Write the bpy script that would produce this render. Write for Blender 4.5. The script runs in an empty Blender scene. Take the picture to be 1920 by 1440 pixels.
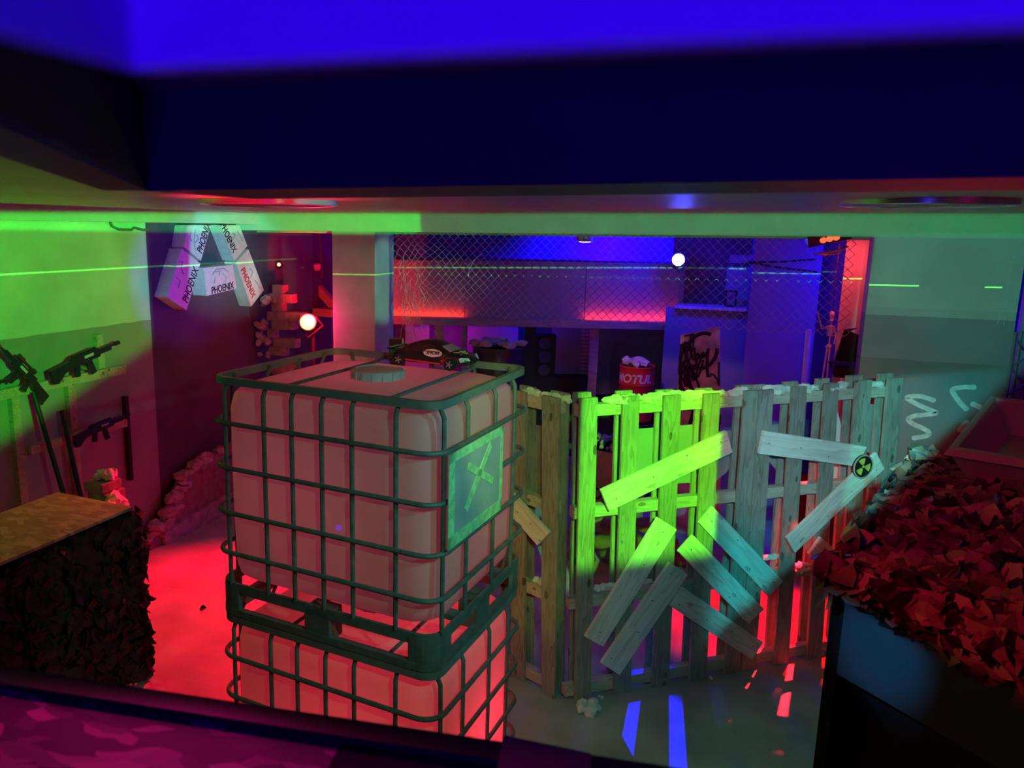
import bpy, bmesh, math, random
from mathutils import Vector, Matrix, noise
random.seed(7)
S = bpy.context.scene
COL = S.collection
V3 = Vector
pi = math.pi
# ------------------------------------------------------------------ camera model
# room frame: x runs along the cross beam, y runs into the hall, z up (metres); the phone is held up under the ceiling
F, PX, PY, H = 1464.26, 797.68, 712.44, 3.022
PITCH, ROLL, YAW = math.radians(10.9169), math.radians(0.5395), math.radians(24.0126)
def cam_axes():
    f = V3((0, math.cos(PITCH), -math.sin(PITCH))); u = V3((0, math.sin(PITCH), math.cos(PITCH))); x = V3((1, 0, 0))
    c, s = math.cos(ROLL), math.sin(ROLL)
    r, u2 = c*x + s*u, -s*x + c*u
    Z = Matrix.Rotation(YAW, 3, 'Z')
    return Z @ r, Z @ u2, Z @ f
CR, CU, CF = cam_axes()
CAM = V3((0, 0, H))
def ray(x, y): return CR*((x-PX)/F) - CU*((y-PY)/F) + CF
def at_z(x, y, z=0.0):
    d = ray(x, y); return CAM + d*((z-H)/d.z)
def at_v(x, y, v):
    d = ray(x, y); return CAM + d*(v/d.y)
def at_u(x, y, u):
    d = ray(x, y); return CAM + d*(u/d.x)
def at_p(x, y, p0, n):
    d = ray(x, y); return CAM + d*((p0-CAM).dot(n)/d.dot(n))
cd = bpy.data.cameras.new('camera'); cam = bpy.data.objects.new('camera', cd); COL.objects.link(cam)
mw = Matrix.Identity(4)
for i in range(3): mw[i][0], mw[i][1], mw[i][2], mw[i][3] = CR[i], CU[i], -CF[i], CAM[i]
cam.matrix_world = mw
cd.sensor_width = 36; cd.lens = 36*F/1920
cd.shift_x = (960-PX)/1920; cd.shift_y = -(720-PY)/1920
cd.clip_start = 0.02; cd.clip_end = 60
cd.dof.use_dof = True; cd.dof.focus_distance = 4.8; cd.dof.aperture_fstop = 8.5
S.camera = cam
S.view_settings.view_transform = 'Standard'; S.view_settings.look = 'None'
S.view_settings.gamma = 1; S.view_settings.exposure = 0; S.view_settings.use_curve_mapping = False
S.cycles.use_denoising = True
S.cycles.max_bounces = 6; S.cycles.diffuse_bounces = 3; S.cycles.glossy_bounces = 3
S.cycles.sample_clamp_indirect = 4
w = bpy.data.worlds.new('dark_room'); S.world = w; w.use_nodes = True
w.node_tree.nodes['Background'].inputs[0].default_value = (0.02, 0.015, 0.10, 1)
w.node_tree.nodes['Background'].inputs[1].default_value = 0.05

# ------------------------------------------------------------------ materials
def newmat(name):
    m = bpy.data.materials.new(name); m.use_nodes = True
    return m, m.node_tree, m.node_tree.nodes['Principled BSDF']
def N(nt, t, **k):
    n = nt.nodes.new(t)
    for a, b in k.items(): setattr(n, a, b)
    return n
def mathn(nt, op, a, b=None, c=None):
    n = N(nt, 'ShaderNodeMath', operation=op)
    for i, x in enumerate((a, b, c)):
        if x is None: continue
        if isinstance(x, (int, float)): n.inputs[i].default_value = x
        else: nt.links.new(x, n.inputs[i])
    return n.outputs[0]
def plain(name, col, rough=.6, var=.25, scale=6, metal=0, bump=.0, bscale=80, spec=.4, coord='Object', stretch=(1, 1, 1)):
    m, nt, b = newmat(name)
    tc = N(nt, 'ShaderNodeTexCoord'); mp = N(nt, 'ShaderNodeMapping'); mp.inputs['Scale'].default_value = stretch
    nt.links.new(tc.outputs[coord], mp.inputs[0])
    nz = N(nt, 'ShaderNodeTexNoise'); nz.inputs['Scale'].default_value = scale; nz.inputs['Detail'].default_value = 6
    nt.links.new(mp.outputs[0], nz.inputs['Vector'])
    cr = N(nt, 'ShaderNodeValToRGB')
    cr.color_ramp.elements[0].position = .3; cr.color_ramp.elements[1].position = .7
    cr.color_ramp.elements[0].color = (*[c*(1-var) for c in col], 1); cr.color_ramp.elements[1].color = (*[min(1, c*(1+var*.5)) for c in col], 1)
    nt.links.new(nz.outputs['Fac'], cr.inputs[0]); nt.links.new(cr.outputs[0], b.inputs['Base Color'])
    b.inputs['Roughness'].default_value = rough; b.inputs['Metallic'].default_value = metal; b.inputs['Specular IOR Level'].default_value = spec
    if bump:
        n2 = N(nt, 'ShaderNodeTexNoise'); n2.inputs['Scale'].default_value = bscale; n2.inputs['Detail'].default_value = 4
        nt.links.new(mp.outputs[0], n2.inputs['Vector'])
        bp = N(nt, 'ShaderNodeBump'); bp.inputs['Strength'].default_value = bump; bp.inputs['Distance'].default_value = .01
        nt.links.new(n2.outputs['Fac'], bp.inputs['Height']); nt.links.new(bp.outputs[0], b.inputs['Normal'])
    return m
def wood(name, light, dark, axis=0, rough=.7, ring=9.0):
    """planed timber: grain stretched along one local axis, growth rings, a few knots"""
    m, nt, b = newmat(name)
    tc = N(nt, 'ShaderNodeTexCoord'); oi = N(nt, 'ShaderNodeObjectInfo')
    add = N(nt, 'ShaderNodeVectorMath', operation='ADD'); sc = N(nt, 'ShaderNodeVectorMath', operation='SCALE')
    cmb = N(nt, 'ShaderNodeCombineXYZ')
    for i in range(3): nt.links.new(oi.outputs['Random'], cmb.inputs[i])
    nt.links.new(cmb.outputs[0], sc.inputs[0]); sc.inputs['Scale'].default_value = 13
    nt.links.new(tc.outputs['Object'], add.inputs[0]); nt.links.new(sc.outputs[0], add.inputs[1])
    mp = N(nt, 'ShaderNodeMapping'); s = [1.0, 1.0, 1.0]; s[axis] = .12; mp.inputs['Scale'].default_value = s
    nt.links.new(add.outputs[0], mp.inputs[0])
    nz = N(nt, 'ShaderNodeTexNoise'); nz.inputs['Scale'].default_value = ring; nz.inputs['Detail'].default_value = 3
    nt.links.new(mp.outputs[0], nz.inputs['Vector'])
    rings = mathn(nt, 'FRACT', mathn(nt, 'MULTIPLY', nz.outputs['Fac'], 11.0))
    rings = mathn(nt, 'POWER', rings, 1.6)
    nf = N(nt, 'ShaderNodeTexNoise'); nf.inputs['Scale'].default_value = 90; nf.inputs['Detail'].default_value = 3
    nt.links.new(mp.outputs[0], nf.inputs['Vector'])
    mp2 = N(nt, 'ShaderNodeMapping'); s2 = [1.0, 1.0, 1.0]; s2[axis] = .45; mp2.inputs['Scale'].default_value = s2
    nt.links.new(add.outputs[0], mp2.inputs[0])
    vo = N(nt, 'ShaderNodeTexVoronoi'); vo.inputs['Scale'].default_value = 9.0
    nt.links.new(mp2.outputs[0], vo.inputs['Vector'])
    knot = mathn(nt, 'LESS_THAN', vo.outputs['Distance'], .13)
    big = N(nt, 'ShaderNodeTexNoise'); big.inputs['Scale'].default_value = 4; big.inputs['Detail'].default_value = 5
    nt.links.new(add.outputs[0], big.inputs['Vector'])
    f = mathn(nt, 'ADD', mathn(nt, 'MULTIPLY', rings, .38), mathn(nt, 'MULTIPLY', nf.outputs['Fac'], .3))
    f = mathn(nt, 'ADD', f, mathn(nt, 'MULTIPLY', knot, .6))
    f = mathn(nt, 'ADD', f, mathn(nt, 'MULTIPLY', mathn(nt, 'SUBTRACT', big.outputs['Fac'], .5), .9))
    cr = N(nt, 'ShaderNodeValToRGB'); cr.color_ramp.elements[0].color = (*light, 1); cr.color_ramp.elements[1].color = (*dark, 1)
    cr.color_ramp.elements[0].position = .1; cr.color_ramp.elements[1].position = 1.0
    nt.links.new(f, cr.inputs[0]); nt.links.new(cr.outputs[0], b.inputs['Base Color'])
    b.inputs['Roughness'].default_value = rough; b.inputs['Specular IOR Level'].default_value = .25
    bp = N(nt, 'ShaderNodeBump'); bp.inputs['Strength'].default_value = .15; bp.inputs['Distance'].default_value = .004
    nt.links.new(nf.outputs['Fac'], bp.inputs['Height']); nt.links.new(bp.outputs[0], b.inputs['Normal'])
    return m
def osb(name, base, chip, scale=9, thr=.55):
    """oriented strand board: overlapping flat chips"""
    m, nt, b = newmat(name)
    tc = N(nt, 'ShaderNodeTexCoord'); mp = N(nt, 'ShaderNodeMapping'); mp.inputs['Scale'].default_value = (1, 2.4, 1); mp.inputs['Rotation'].default_value = (0, 0, .6)
    nz = N(nt, 'ShaderNodeTexNoise'); nz.inputs['Scale'].default_value = 5; nz.inputs['Detail'].default_value = 3
    nt.links.new(tc.outputs['Object'], nz.inputs['Vector'])
    mx = N(nt, 'ShaderNodeMix', data_type='VECTOR'); mx.inputs[0].default_value = .12
    nt.links.new(tc.outputs['Object'], mx.inputs[4]); nt.links.new(nz.outputs['Color'], mx.inputs[5])
    nt.links.new(mx.outputs[1], mp.inputs[0])
    vo = N(nt, 'ShaderNodeTexVoronoi'); vo.inputs['Scale'].default_value = scale
    nt.links.new(mp.outputs[0], vo.inputs['Vector'])
    sp = N(nt, 'ShaderNodeSeparateColor'); nt.links.new(vo.outputs['Color'], sp.inputs[0])
    cr = N(nt, 'ShaderNodeValToRGB'); cr.color_ramp.elements[0].color = (*base, 1); cr.color_ramp.elements[1].color = (*chip, 1)
    cr.color_ramp.elements[0].position = thr-.25; cr.color_ramp.elements[1].position = thr+.35
    nt.links.new(sp.outputs[0], cr.inputs[0]); nt.links.new(cr.outputs[0], b.inputs['Base Color'])
    b.inputs['Roughness'].default_value = .65
    return m
def glow(name, col, strength):
    m, nt, b = newmat(name)
    b.inputs['Base Color'].default_value = (*col, 1); b.inputs['Emission Color'].default_value = (*col, 1); b.inputs['Emission Strength'].default_value = strength
    return m
def bands(name, levels, rough=.8, wob=.01, bump=.15):
    """wall paint in horizontal bands: levels = [(z_from, colour), ...] from the floor up, brushed edges"""
    m, nt, b = newmat(name)
    geo = N(nt, 'ShaderNodeNewGeometry'); sp = N(nt, 'ShaderNodeSeparateXYZ'); nt.links.new(geo.outputs['Position'], sp.inputs[0])
    nz = N(nt, 'ShaderNodeTexNoise'); nz.inputs['Scale'].default_value = 5; nz.inputs['Detail'].default_value = 5
    nt.links.new(geo.outputs['Position'], nz.inputs['Vector'])
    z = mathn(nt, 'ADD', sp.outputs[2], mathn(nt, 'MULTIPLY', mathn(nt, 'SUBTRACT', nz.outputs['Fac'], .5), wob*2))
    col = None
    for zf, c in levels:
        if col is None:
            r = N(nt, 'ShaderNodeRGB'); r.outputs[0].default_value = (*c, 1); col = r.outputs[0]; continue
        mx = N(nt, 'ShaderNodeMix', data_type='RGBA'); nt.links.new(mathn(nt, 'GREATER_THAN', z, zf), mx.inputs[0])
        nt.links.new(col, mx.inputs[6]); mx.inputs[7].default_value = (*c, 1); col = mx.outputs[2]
    n2 = N(nt, 'ShaderNodeTexNoise'); n2.inputs['Scale'].default_value = 2.2; n2.inputs['Detail'].default_value = 8
    nt.links.new(geo.outputs['Position'], n2.inputs['Vector'])
    mr = N(nt, 'ShaderNodeMapRange'); mr.inputs[1].default_value = .3; mr.inputs[2].default_value = .7; mr.inputs[3].default_value = .82; mr.inputs[4].default_value = 1.08
    nt.links.new(n2.outputs['Fac'], mr.inputs[0])
    mu = N(nt, 'ShaderNodeMix', data_type='RGBA', blend_type='MULTIPLY'); mu.inputs[0].default_value = 1
    nt.links.new(col, mu.inputs[6]); nt.links.new(mr.outputs[0], mu.inputs[7]); nt.links.new(mu.outputs[2], b.inputs['Base Color'])
    b.inputs['Roughness'].default_value = rough; b.inputs['Specular IOR Level'].default_value = .2
    n3 = N(nt, 'ShaderNodeTexNoise'); n3.inputs['Scale'].default_value = 70
    nt.links.new(geo.outputs['Position'], n3.inputs['Vector'])
    bp = N(nt, 'ShaderNodeBump'); bp.inputs['Strength'].default_value = bump; bp.inputs['Distance'].default_value = .01
    nt.links.new(n3.outputs['Fac'], bp.inputs['Height']); nt.links.new(bp.outputs[0], b.inputs['Normal'])
    return m

# ------------------------------------------------------------------ mesh builder
class MB:
    def __init__(s): s.v = []; s.f = []
    def add(s, vs, fs):
        o = len(s.v); s.v += [V3(p) for p in vs]; s.f += [[i+o for i in f] for f in fs]; return s
    def hexa(s, p):   # 8 corners: bottom ring 0-3, top ring 4-7
        return s.add(p, [(3, 2, 1, 0), (4, 5, 6, 7), (0, 1, 5, 4), (1, 2, 6, 5), (2, 3, 7, 6), (3, 0, 4, 7)])
    def box(s, c, d, m=None):
        c = V3(c); h = [x/2 for x in d]
        p = [V3((a*h[0], b*h[1], e*h[2])) for e in (-1, 1) for a, b in ((-1, -1), (1, -1), (1, 1), (-1, 1))]
        return s.hexa([c + (m @ q if m else q) for q in p])
    def span(s, lo, hi):
        lo, hi = V3(lo), V3(hi); return s.box((lo+hi)/2, hi-lo)
    def prism(s, poly, ext):
        ext = V3(ext); n = len(poly); a = [V3(p) for p in poly]
        return s.add(a + [p+ext for p in a], [list(range(n))[::-1], list(range(n, 2*n))] + [(i, (i+1) % n, (i+1) % n + n, i+n) for i in range(n)])
    def bar(s, a, b, wx, wy, up=(0, 0, 1)):
        a, b = V3(a), V3(b); d = (b-a).normalized(); u = V3(up)
        if abs(d.dot(u)) > .98: u = V3((1, 0, 0))
        x = d.cross(u).normalized(); y = x.cross(d)
        q = [(-1, -1), (1, -1), (1, 1), (-1, 1)]
        return s.hexa([a + x*i*wx/2 + y*j*wy/2 for i, j in q] + [b + x*i*wx/2 + y*j*wy/2 for i, j in q])
    def tube(s, pts, r, n=8, closed=False, cap=True):
        pts = [V3(p) for p in pts]; L = len(pts); rings = []
        rr = r if isinstance(r, (list, tuple)) else [r]*L
        ref = None
        for i, p in enumerate(pts):
            if closed: t = pts[(i+1) % L] - pts[i-1]
            else: t = pts[min(i+1, L-1)] - pts[max(i-1, 0)]
            t = t.normalized() if t.length > 1e-9 else V3((0, 0, 1))
            if ref is None: ref = V3((0, 0, 1)) if abs(t.z) < .9 else V3((1, 0, 0))
            x = ref - t*ref.dot(t)
            x = x.normalized() if x.length > 1e-6 else t.orthogonal().normalized()
            ref = x; y = t.cross(x)
            rings.append([p + (x*math.cos(2*pi*k/n) + y*math.sin(2*pi*k/n))*rr[i] for k in range(n)])
        vs = [q for g in rings for q in g]; fs = []
        for i in range(L if closed else L-1):
            j = (i+1) % L
            for k in range(n): fs.append((i*n+k, i*n+(k+1) % n, j*n+(k+1) % n, j*n+k))
        if not closed and cap: fs += [list(range(n))[::-1], [(L-1)*n+k for k in range(n)]]
        return s.add(vs, fs)
    def lathe(s, prof, n=32, m=None):
        vs = []; fs = []
        for r, z in prof:
            for k in range(n):
                p = V3((r*math.cos(2*pi*k/n), r*math.sin(2*pi*k/n), z)); vs.append(m @ p if m else p)
        for i in range(len(prof)-1):
            for k in range(n): fs.append((i*n+k, i*n+(k+1) % n, (i+1)*n+(k+1) % n, (i+1)*n+k))
        fs += [list(range(n))[::-1], [(len(prof)-1)*n+k for k in range(n)]]
        return s.add(vs, fs)
    def lump(s, c, r, seed=0, amp=.35, sub=2, sc=(1, 1, 1), freq=1.6):
        bm = bmesh.new(); bmesh.ops.create_icosphere(bm, subdivisions=sub, radius=1)
        o = len(s.v); c = V3(c)
        for v in bm.verts:
            k = 1 + amp*noise.noise(v.co*freq + V3((seed*3.1, seed*1.7, seed)))*1.6
            s.v.append(c + V3((v.co.x*sc[0], v.co.y*sc[1], v.co.z*sc[2]))*r*k)
        for f in bm.faces: s.f.append([v.index+o for v in f.verts])
        bm.free(); return s
    def foam(s, c, size, seed, n=5, spread=(1, 1, .5)):
        rd = random.Random(seed)
        for i in range(n):
            s.lump(V3(c) + V3([rd.uniform(-1, 1)*spread[k]*size for k in range(3)]), size*rd.uniform(.35, .65), seed+i*1.37, .4, 2)
        return s
    def xf(s, m):
        s.v = [m @ p for p in s.v]; return s
    def build(s, name, mat, parent=None, org=None, smooth=False, bevel=0, mat4=None):
        """vertices are in room coordinates; the object's own frame is mat4, or org, or its parent's frame"""
        W = mat4.copy() if mat4 is not None else Matrix.Translation(V3(org)) if org is not None else WORLD[parent.name].copy() if parent is not None else Matrix.Identity(4)
        inv = W.inverted()
        me = bpy.data.meshes.new(name)
        me.from_pydata([tuple(inv @ p) for p in s.v], [], s.f); me.update()
        bm = bmesh.new(); bm.from_mesh(me); bmesh.ops.recalc_face_normals(bm, faces=bm.faces)
        if bevel:
            bmesh.ops.bevel(bm, geom=[e for e in bm.edges if len(e.link_faces) == 2 and e.calc_face_angle(0) > .6], offset=bevel, segments=2, profile=.6, affect='EDGES', clamp_overlap=True)
        bm.to_mesh(me); bm.free()
        if smooth:
            for p in me.polygons: p.use_smooth = True
            me.set_sharp_from_angle(angle=math.radians(42))
        me.materials.append(mat)
        ob = bpy.data.objects.new(name, me); COL.objects.link(ob)
        if parent is not None: ob.parent = parent; ob.matrix_local = WORLD[parent.name].inverted() @ W
        else: ob.matrix_world = W
        WORLD[ob.name] = W
        return ob
WORLD = {}
def parent_inv(p): return WORLD[p.name].inverted()
def thing(name, label, cat, loc=(0, 0, 0), group=None, m=None):
    o = bpy.data.objects.new(name, None); COL.objects.link(o); o.empty_display_size = .1
    if m is not None: o.matrix_world = m; WORLD[o.name] = m.copy()
    else: o.location = loc; WORLD[o.name] = Matrix.Translation(V3(loc))
    return tag(o, label, cat, group)
def tag(o, label, cat, group=None, kind=None):
    o['label'] = label; o['category'] = cat
    if group: o['group'] = group
    if kind: o['kind'] = kind
    return o
def struct(o): o['kind'] = 'structure'; return o
def copy_tree(o, parent=None):
    c = o.copy(); COL.objects.link(c)
    WORLD[c.name] = WORLD[o.name].copy()
    if parent is not None: c.parent = parent
    for ch in list(o.children): copy_tree(ch, c)
    return c
def text_mesh(name, body, size, mat, frame, parent, shear=0, extr=.0015, width=None, bold=0.0):
    """lettering: frame = world matrix, x along the writing, y up, z out of the surface"""
    cu = bpy.data.curves.new(name, 'FONT'); cu.body = body; cu.size = size; cu.extrude = extr; cu.shear = shear; cu.offset = bold
    cu.align_x = 'CENTER'; cu.align_y = 'CENTER'
    t = bpy.data.objects.new(name, cu); COL.objects.link(t)
    bpy.context.view_layer.update()
    me = bpy.data.meshes.new_from_object(t.evaluated_get(bpy.context.evaluated_depsgraph_get()))
    bpy.data.objects.remove(t)
    if width:
        xs = [v.co.x for v in me.vertices]; k = width/(max(xs)-min(xs))
        for v in me.vertices: v.co.x *= k
    me.materials.clear(); me.materials.append(mat)
    o = bpy.data.objects.new(name, me); COL.objects.link(o); o.parent = parent
    o.matrix_local = parent_inv(parent) @ frame; WORLD[o.name] = frame.copy()
    return o
def frame(o, x, y, z):
    m = Matrix.Identity(4)
    for i in range(3): m[i][0], m[i][1], m[i][2], m[i][3] = x[i], y[i], z[i], o[i]
    return m
def rrect(hx, hy, r, n=6):
    """rounded rectangle loop in the xy plane"""
    pts = []
    for cx, cy, a0 in ((hx-r, -hy+r, -pi/2), (hx-r, hy-r, 0), (-hx+r, hy-r, pi/2), (-hx+r, -hy+r, pi)):
        for k in range(n+1):
            a = a0 + (pi/2)*k/n; pts.append((cx + r*math.cos(a), cy + r*math.sin(a)))
    return pts

# ------------------------------------------------------------------ palette
M = {}
M['concrete'] = plain('concrete floor', (.42, .43, .44), .55, .35, 2.2, bump=.2, bscale=30)
M['ceiling'] = plain('ceiling plaster', (.38, .38, .38), .42, .2, 3, bump=.12, bscale=60, spec=.5)
M['beam'] = plain('beam plaster', (.6, .6, .6), .85, .1, 4, bump=.2, bscale=90)
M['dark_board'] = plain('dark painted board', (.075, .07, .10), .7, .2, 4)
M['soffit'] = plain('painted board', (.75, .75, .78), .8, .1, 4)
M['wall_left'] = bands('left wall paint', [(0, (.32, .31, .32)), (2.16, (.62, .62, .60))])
M['wall_dark'] = plain('dark wall paint and shade', (.10, .09, .12), .8, .25, 3, bump=.2, bscale=60)  # also the shade colour in the window and the recess
M['wall_right'] = bands('right wall paint', [(0, (.20, .21, .22)), (2.06, (.30, .27, .31)), (2.40, (.50, .46, .46)), (2.46, (.55, .52, .48))], wob=.012)
M['wall_blue'] = plain('blue back wall paint', (.24, .24, .50), .8, .15, 2, bump=.1, bscale=60)
M['pillar'] = plain('pillar plaster', (.5, .5, .5), .85, .15, 4, bump=.25, bscale=60)
M['hdpe'] = plain('milky plastic tank', (.50, .50, .48), .5, .12, 5, spec=.3)
_nt = M['hdpe'].node_tree; _b = _nt.nodes['Principled BSDF']; _o = _nt.nodes['Material Output']
_t = N(_nt, 'ShaderNodeBsdfTranslucent'); _t.inputs['Color'].default_value = (.55, .50, .48, 1); _m = N(_nt, 'ShaderNodeMixShader'); _m.inputs[0].default_value = .5
_nt.links.new(_b.outputs[0], _m.inputs[1]); _nt.links.new(_t.outputs[0], _m.inputs[2]); _nt.links.new(_m.outputs[0], _o.inputs[0])
M['hdpe_solid'] = plain('white plastic lid', (.45, .44, .42), .5, .1, 6, spec=.35)
M['galv'] = plain('dull galvanised steel', (.13, .14, .13), .6, .3, 20, metal=.1)
M['galv_light'] = plain('bright galvanised steel', (.20, .21, .20), .45, .2, 20, metal=.2)
M['plate'] = plain('painted metal plate', (.42, .44, .46), .5, .15, 8)
M['plate_mark'] = plain('worn spray paint', (.45, .78, .40), .7, .3, 30)
M['slat'] = wood('pallet wood', (.36, .34, .31), (.09, .08, .07), 2)
M['rail'] = wood('pallet stringer wood', (.58, .52, .44), (.2, .16, .12), 0)
M['plank'] = wood('planed pine', (.88, .86, .82), (.44, .40, .35), 0, ring=6)
M['timber'] = wood('rough timber', (.5, .42, .34), (.15, .11, .08), 0)
M['nail'] = plain('nail steel', (.05, .05, .05), .4, .1, 5, metal=.6)
M['foam'] = plain('expanding foam', (.82, .80, .76), .75, .2, 14, bump=.5, bscale=30)
M['foam_dirty'] = plain('dusty foam', (.5, .46, .46), .8, .4, 14, bump=.5, bscale=30)
M['grey_board'] = plain('grey painted board', (.30, .32, .34), .7, .1, 5)
M['white_board'] = plain('white painted board', (.75, .75, .76), .6, .1, 5)
M['black'] = plain('black paint', (.018, .018, .02), .5, .3, 8)
M['gloss_black'] = plain('gloss black plastic', (.02, .02, .022), .25, .2, 8, spec=.6)
M['black_soft'] = plain('black fabric', (.012, .012, .014), .9, .3, 12, bump=.3)
M['osb'] = osb('osb top', (.30, .20, .14), (.50, .37, .28), 14, .6)
M['osb_dark'] = osb('dark osb', (.10, .08, .09), (.75, .45, .36), 30, .85)
M['leaf_black'] = plain('dark leaf cloth', (.03, .03, .03), .8, .5, 20)
def leafmat(name, lo, hi, rough=.5, spec=.4):
    m, nt, b = newmat(name); geo = N(nt, 'ShaderNodeNewGeometry')
    cr = N(nt, 'ShaderNodeValToRGB'); cr.color_ramp.elements[0].color = (*lo, 1); cr.color_ramp.elements[1].color = (*hi, 1); cr.color_ramp.elements[0].position = .15
    nt.links.new(geo.outputs['Random Per Island'], cr.inputs[0]); nt.links.new(cr.outputs[0], b.inputs['Base Color'])
    b.inputs['Roughness'].default_value = rough; b.inputs['Specular IOR Level'].default_value = spec
    return m
M['leaf'] = leafmat('leaf cloth', (.012, .012, .01), (.34, .27, .2))
M['cabinet'] = plain('dark painted cabinet', (.10, .11, .13), .6, .2, 4)
M['bin'] = plain('plastic crate', (.40, .38, .34), .45, .1, 4)
M['carton'] = plain('printed carton', (.72, .74, .74), .6, .12, 18)
M['print'] = plain('black print', (.03, .025, .03), .7, .1, 10)
M['print_faint'] = plain('grey print', (.38, .42, .44), .7, .4, 40)
M['brick'] = plain('painted brick', (.34, .26, .24), .85, .35, 14, bump=.4, bscale=40)
M['mesh_wire'] = plain('chain link wire', (.60, .58, .50), .5, .1, 10)
M['bone'] = plain('bone plastic', (.8, .8, .74), .55, .15, 20)
M['drum_black'] = plain('black enamel drum', (.03, .03, .045), .35, .2, 6, spec=.6)
M['drum_red'] = plain('red enamel drum', (.62, .03, .025), .4, .15, 6, spec=.5)
M['drum_tan'] = plain('pale enamel drum', (.42, .38, .36), .5, .2, 6)
M['rock'] = plain('pale stones', (.5, .46, .45), .9, .45, 10, bump=.5, bscale=30)
M['sack'] = plain('dark sacking', (.16, .14, .16), .9, .3, 20, bump=.5, bscale=60)
M['pale_panel'] = plain('pale panel', (.36, .34, .36), .5, .1, 3)  # also the paler colour for lit wall parts in kiosk and window
M['tyre'] = plain('rubber', (.02, .02, .02), .8, .1, 10)
M['white_print'] = plain('white print', (.8, .78, .76), .6, .05, 10)
M['yellow_print'] = plain('yellow print', (.75, .65, .12), .6, .2, 10)
M['headlamp'] = plain('clear headlamp', (.85, .88, .9), .2, .05, 5, spec=.8)
M['lamp_rim'] = plain('chrome rim', (.7, .7, .7), .25, .1, 5, metal=.8)
M['purple_fabric'] = plain('grey cloth', (.35, .33, .38), .9, .2, 6)
# ================================================================== THE SETTING
FLOOR_LO, FLOOR_HI = V3((-6.2, -1.0, -.1)), V3((3.4, 11.2, 0))
struct(MB().span(FLOOR_LO, FLOOR_HI).build('floor', M['concrete']))
struct(MB().span((-6.2, .55, 3.175), (3.4, 7.37, 3.3)).build('ceiling', M['ceiling']))
struct(MB().span((-6.2, 7.37, 2.97), (3.4, 11.2, 3.3)).build('ceiling_back', M['ceiling']))
UL = -5.372
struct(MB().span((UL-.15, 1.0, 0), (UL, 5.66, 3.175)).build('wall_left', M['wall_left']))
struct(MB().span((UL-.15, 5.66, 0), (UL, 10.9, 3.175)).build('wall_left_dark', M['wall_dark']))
BACK = 10.9
struct(MB().span((UL-.15, BACK, 0), (3.0, BACK+.15, 3.175)).build('wall_back', M['wall_blue']))
# cross beam, pillar, right wall pier (all in the plane y = 7)
BV = 7.0
ub = at_v(1640, 443, BV); ur0 = ub.x
ur1 = at_v(1905, 600, BV).x
struct(MB().span((UL, BV, 2.995), (2.9, BV+.36, 3.175)).build('trim_1', M['beam']))
pl = at_v(622, 500, BV).x; pr = at_v(702, 515, BV).x
struct(MB().span((pl, BV+.01, 0), (pr, BV+.44, 2.995)).build('wall_pillar', M['pillar'], bevel=.006))
wr = struct(MB().span((ur0, BV+.005, 0), (ur1, BV+.34, 2.995)).build('wall_right', M['wall_right']))
struct(MB().span((ur1+.25, BV+.9, 0), (3.0, BV+1.0, 3.175)).build('wall_far_right', M['wall_blue']))
struct(MB().span((2.9, 1.5, 0), (3.05, 10.9, 3.175)).build('wall_side', M['wall_dark']))
# soffit box along the left wall below the ceiling
q = [at_u(0, 409, UL+.3), at_u(132, 412, UL+.3), at_u(275, 424, UL+.3)]
struct(MB().prism([(UL, 3.0, 3.06), (UL+.3, 3.0, 3.06), (UL+.3, 3.0, 3.174), (UL, 3.0, 3.174)], (0, 4.0, 0)).build('trim_2', M['beam']))
# spray-painted strokes on the right pier
def strokes(px, r=.016, tp=None):
    pts = [at_v(x, y, BV+.004) for x, y in px]
    out = []
    for i in range(len(pts)-1):
        p0, p1, p2, p3 = pts[max(i-1, 0)], pts[i], pts[i+1], pts[min(i+2, len(pts)-1)]
        for k in range(6):
            t = k/6
            out.append(.5*((2*p1)+(p2-p0)*t+(2*p0-5*p1+4*p2-p3)*t*t+(3*p1-p0-3*p2+p3)*t**3))
    out.append(pts[-1])
    return out
def paint_stroke(px, r=.018):
    P = strokes(px); mb = MB(); n = len(P); vs = []
    for i, p in enumerate(P):
        t = (P[min(i+1, n-1)]-P[max(i-1, 0)]).normalized(); s = V3((t.z, 0, -t.x))
        vs += [p+s*r, p-s*r]
    mb.add(vs + [v+V3((0, .003, 0)) for v in vs], [(2*i, 2*i+1, 2*i+3, 2*i+2) for i in range(n-1)] + [(2*n+2*i, 2*n+2*i+2, 2*n+2*i+3, 2*n+2*i+1) for i in range(n-1)])
    for e in (P[0], P[-1]): mb.lathe([(r*1.15, 0), (r*1.15, .004)], 12, Matrix.Translation(e) @ Matrix.Rotation(-pi/2, 4, 'X') @ Matrix.Translation((0, 0, -.003)))
    return mb
SP = plain('sprayed paint', (.62, .60, .58), .8, .3, 18)
for px in ([(1749, 750), (1725, 743), (1701, 745), (1712, 754), (1735, 765), (1755, 774), (1740, 777), (1715, 780), (1703, 786), (1712, 795), (1730, 803), (1741, 810), (1738, 817), (1715, 821)],
           [(1825, 726), (1805, 726), (1787, 730), (1788, 738), (1800, 755), (1811, 766)],
           [(1707, 851), (1725, 852), (1745, 853), (1765, 853)], [(1825, 758), (1836, 763)], [(1812, 792), (1800, 806)]):
    paint_stroke(px).build('spray_paint_stroke', SP, wr)
for a, b in (((1903, 478), (1890, 520)), ((1892, 520), (1882, 610)), ((1876, 585), (1871, 607))):
    MB().bar(at_v(*a, BV+.004), at_v(*b, BV+.004), .004, .003).build('scratch', SP, wr)

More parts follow.
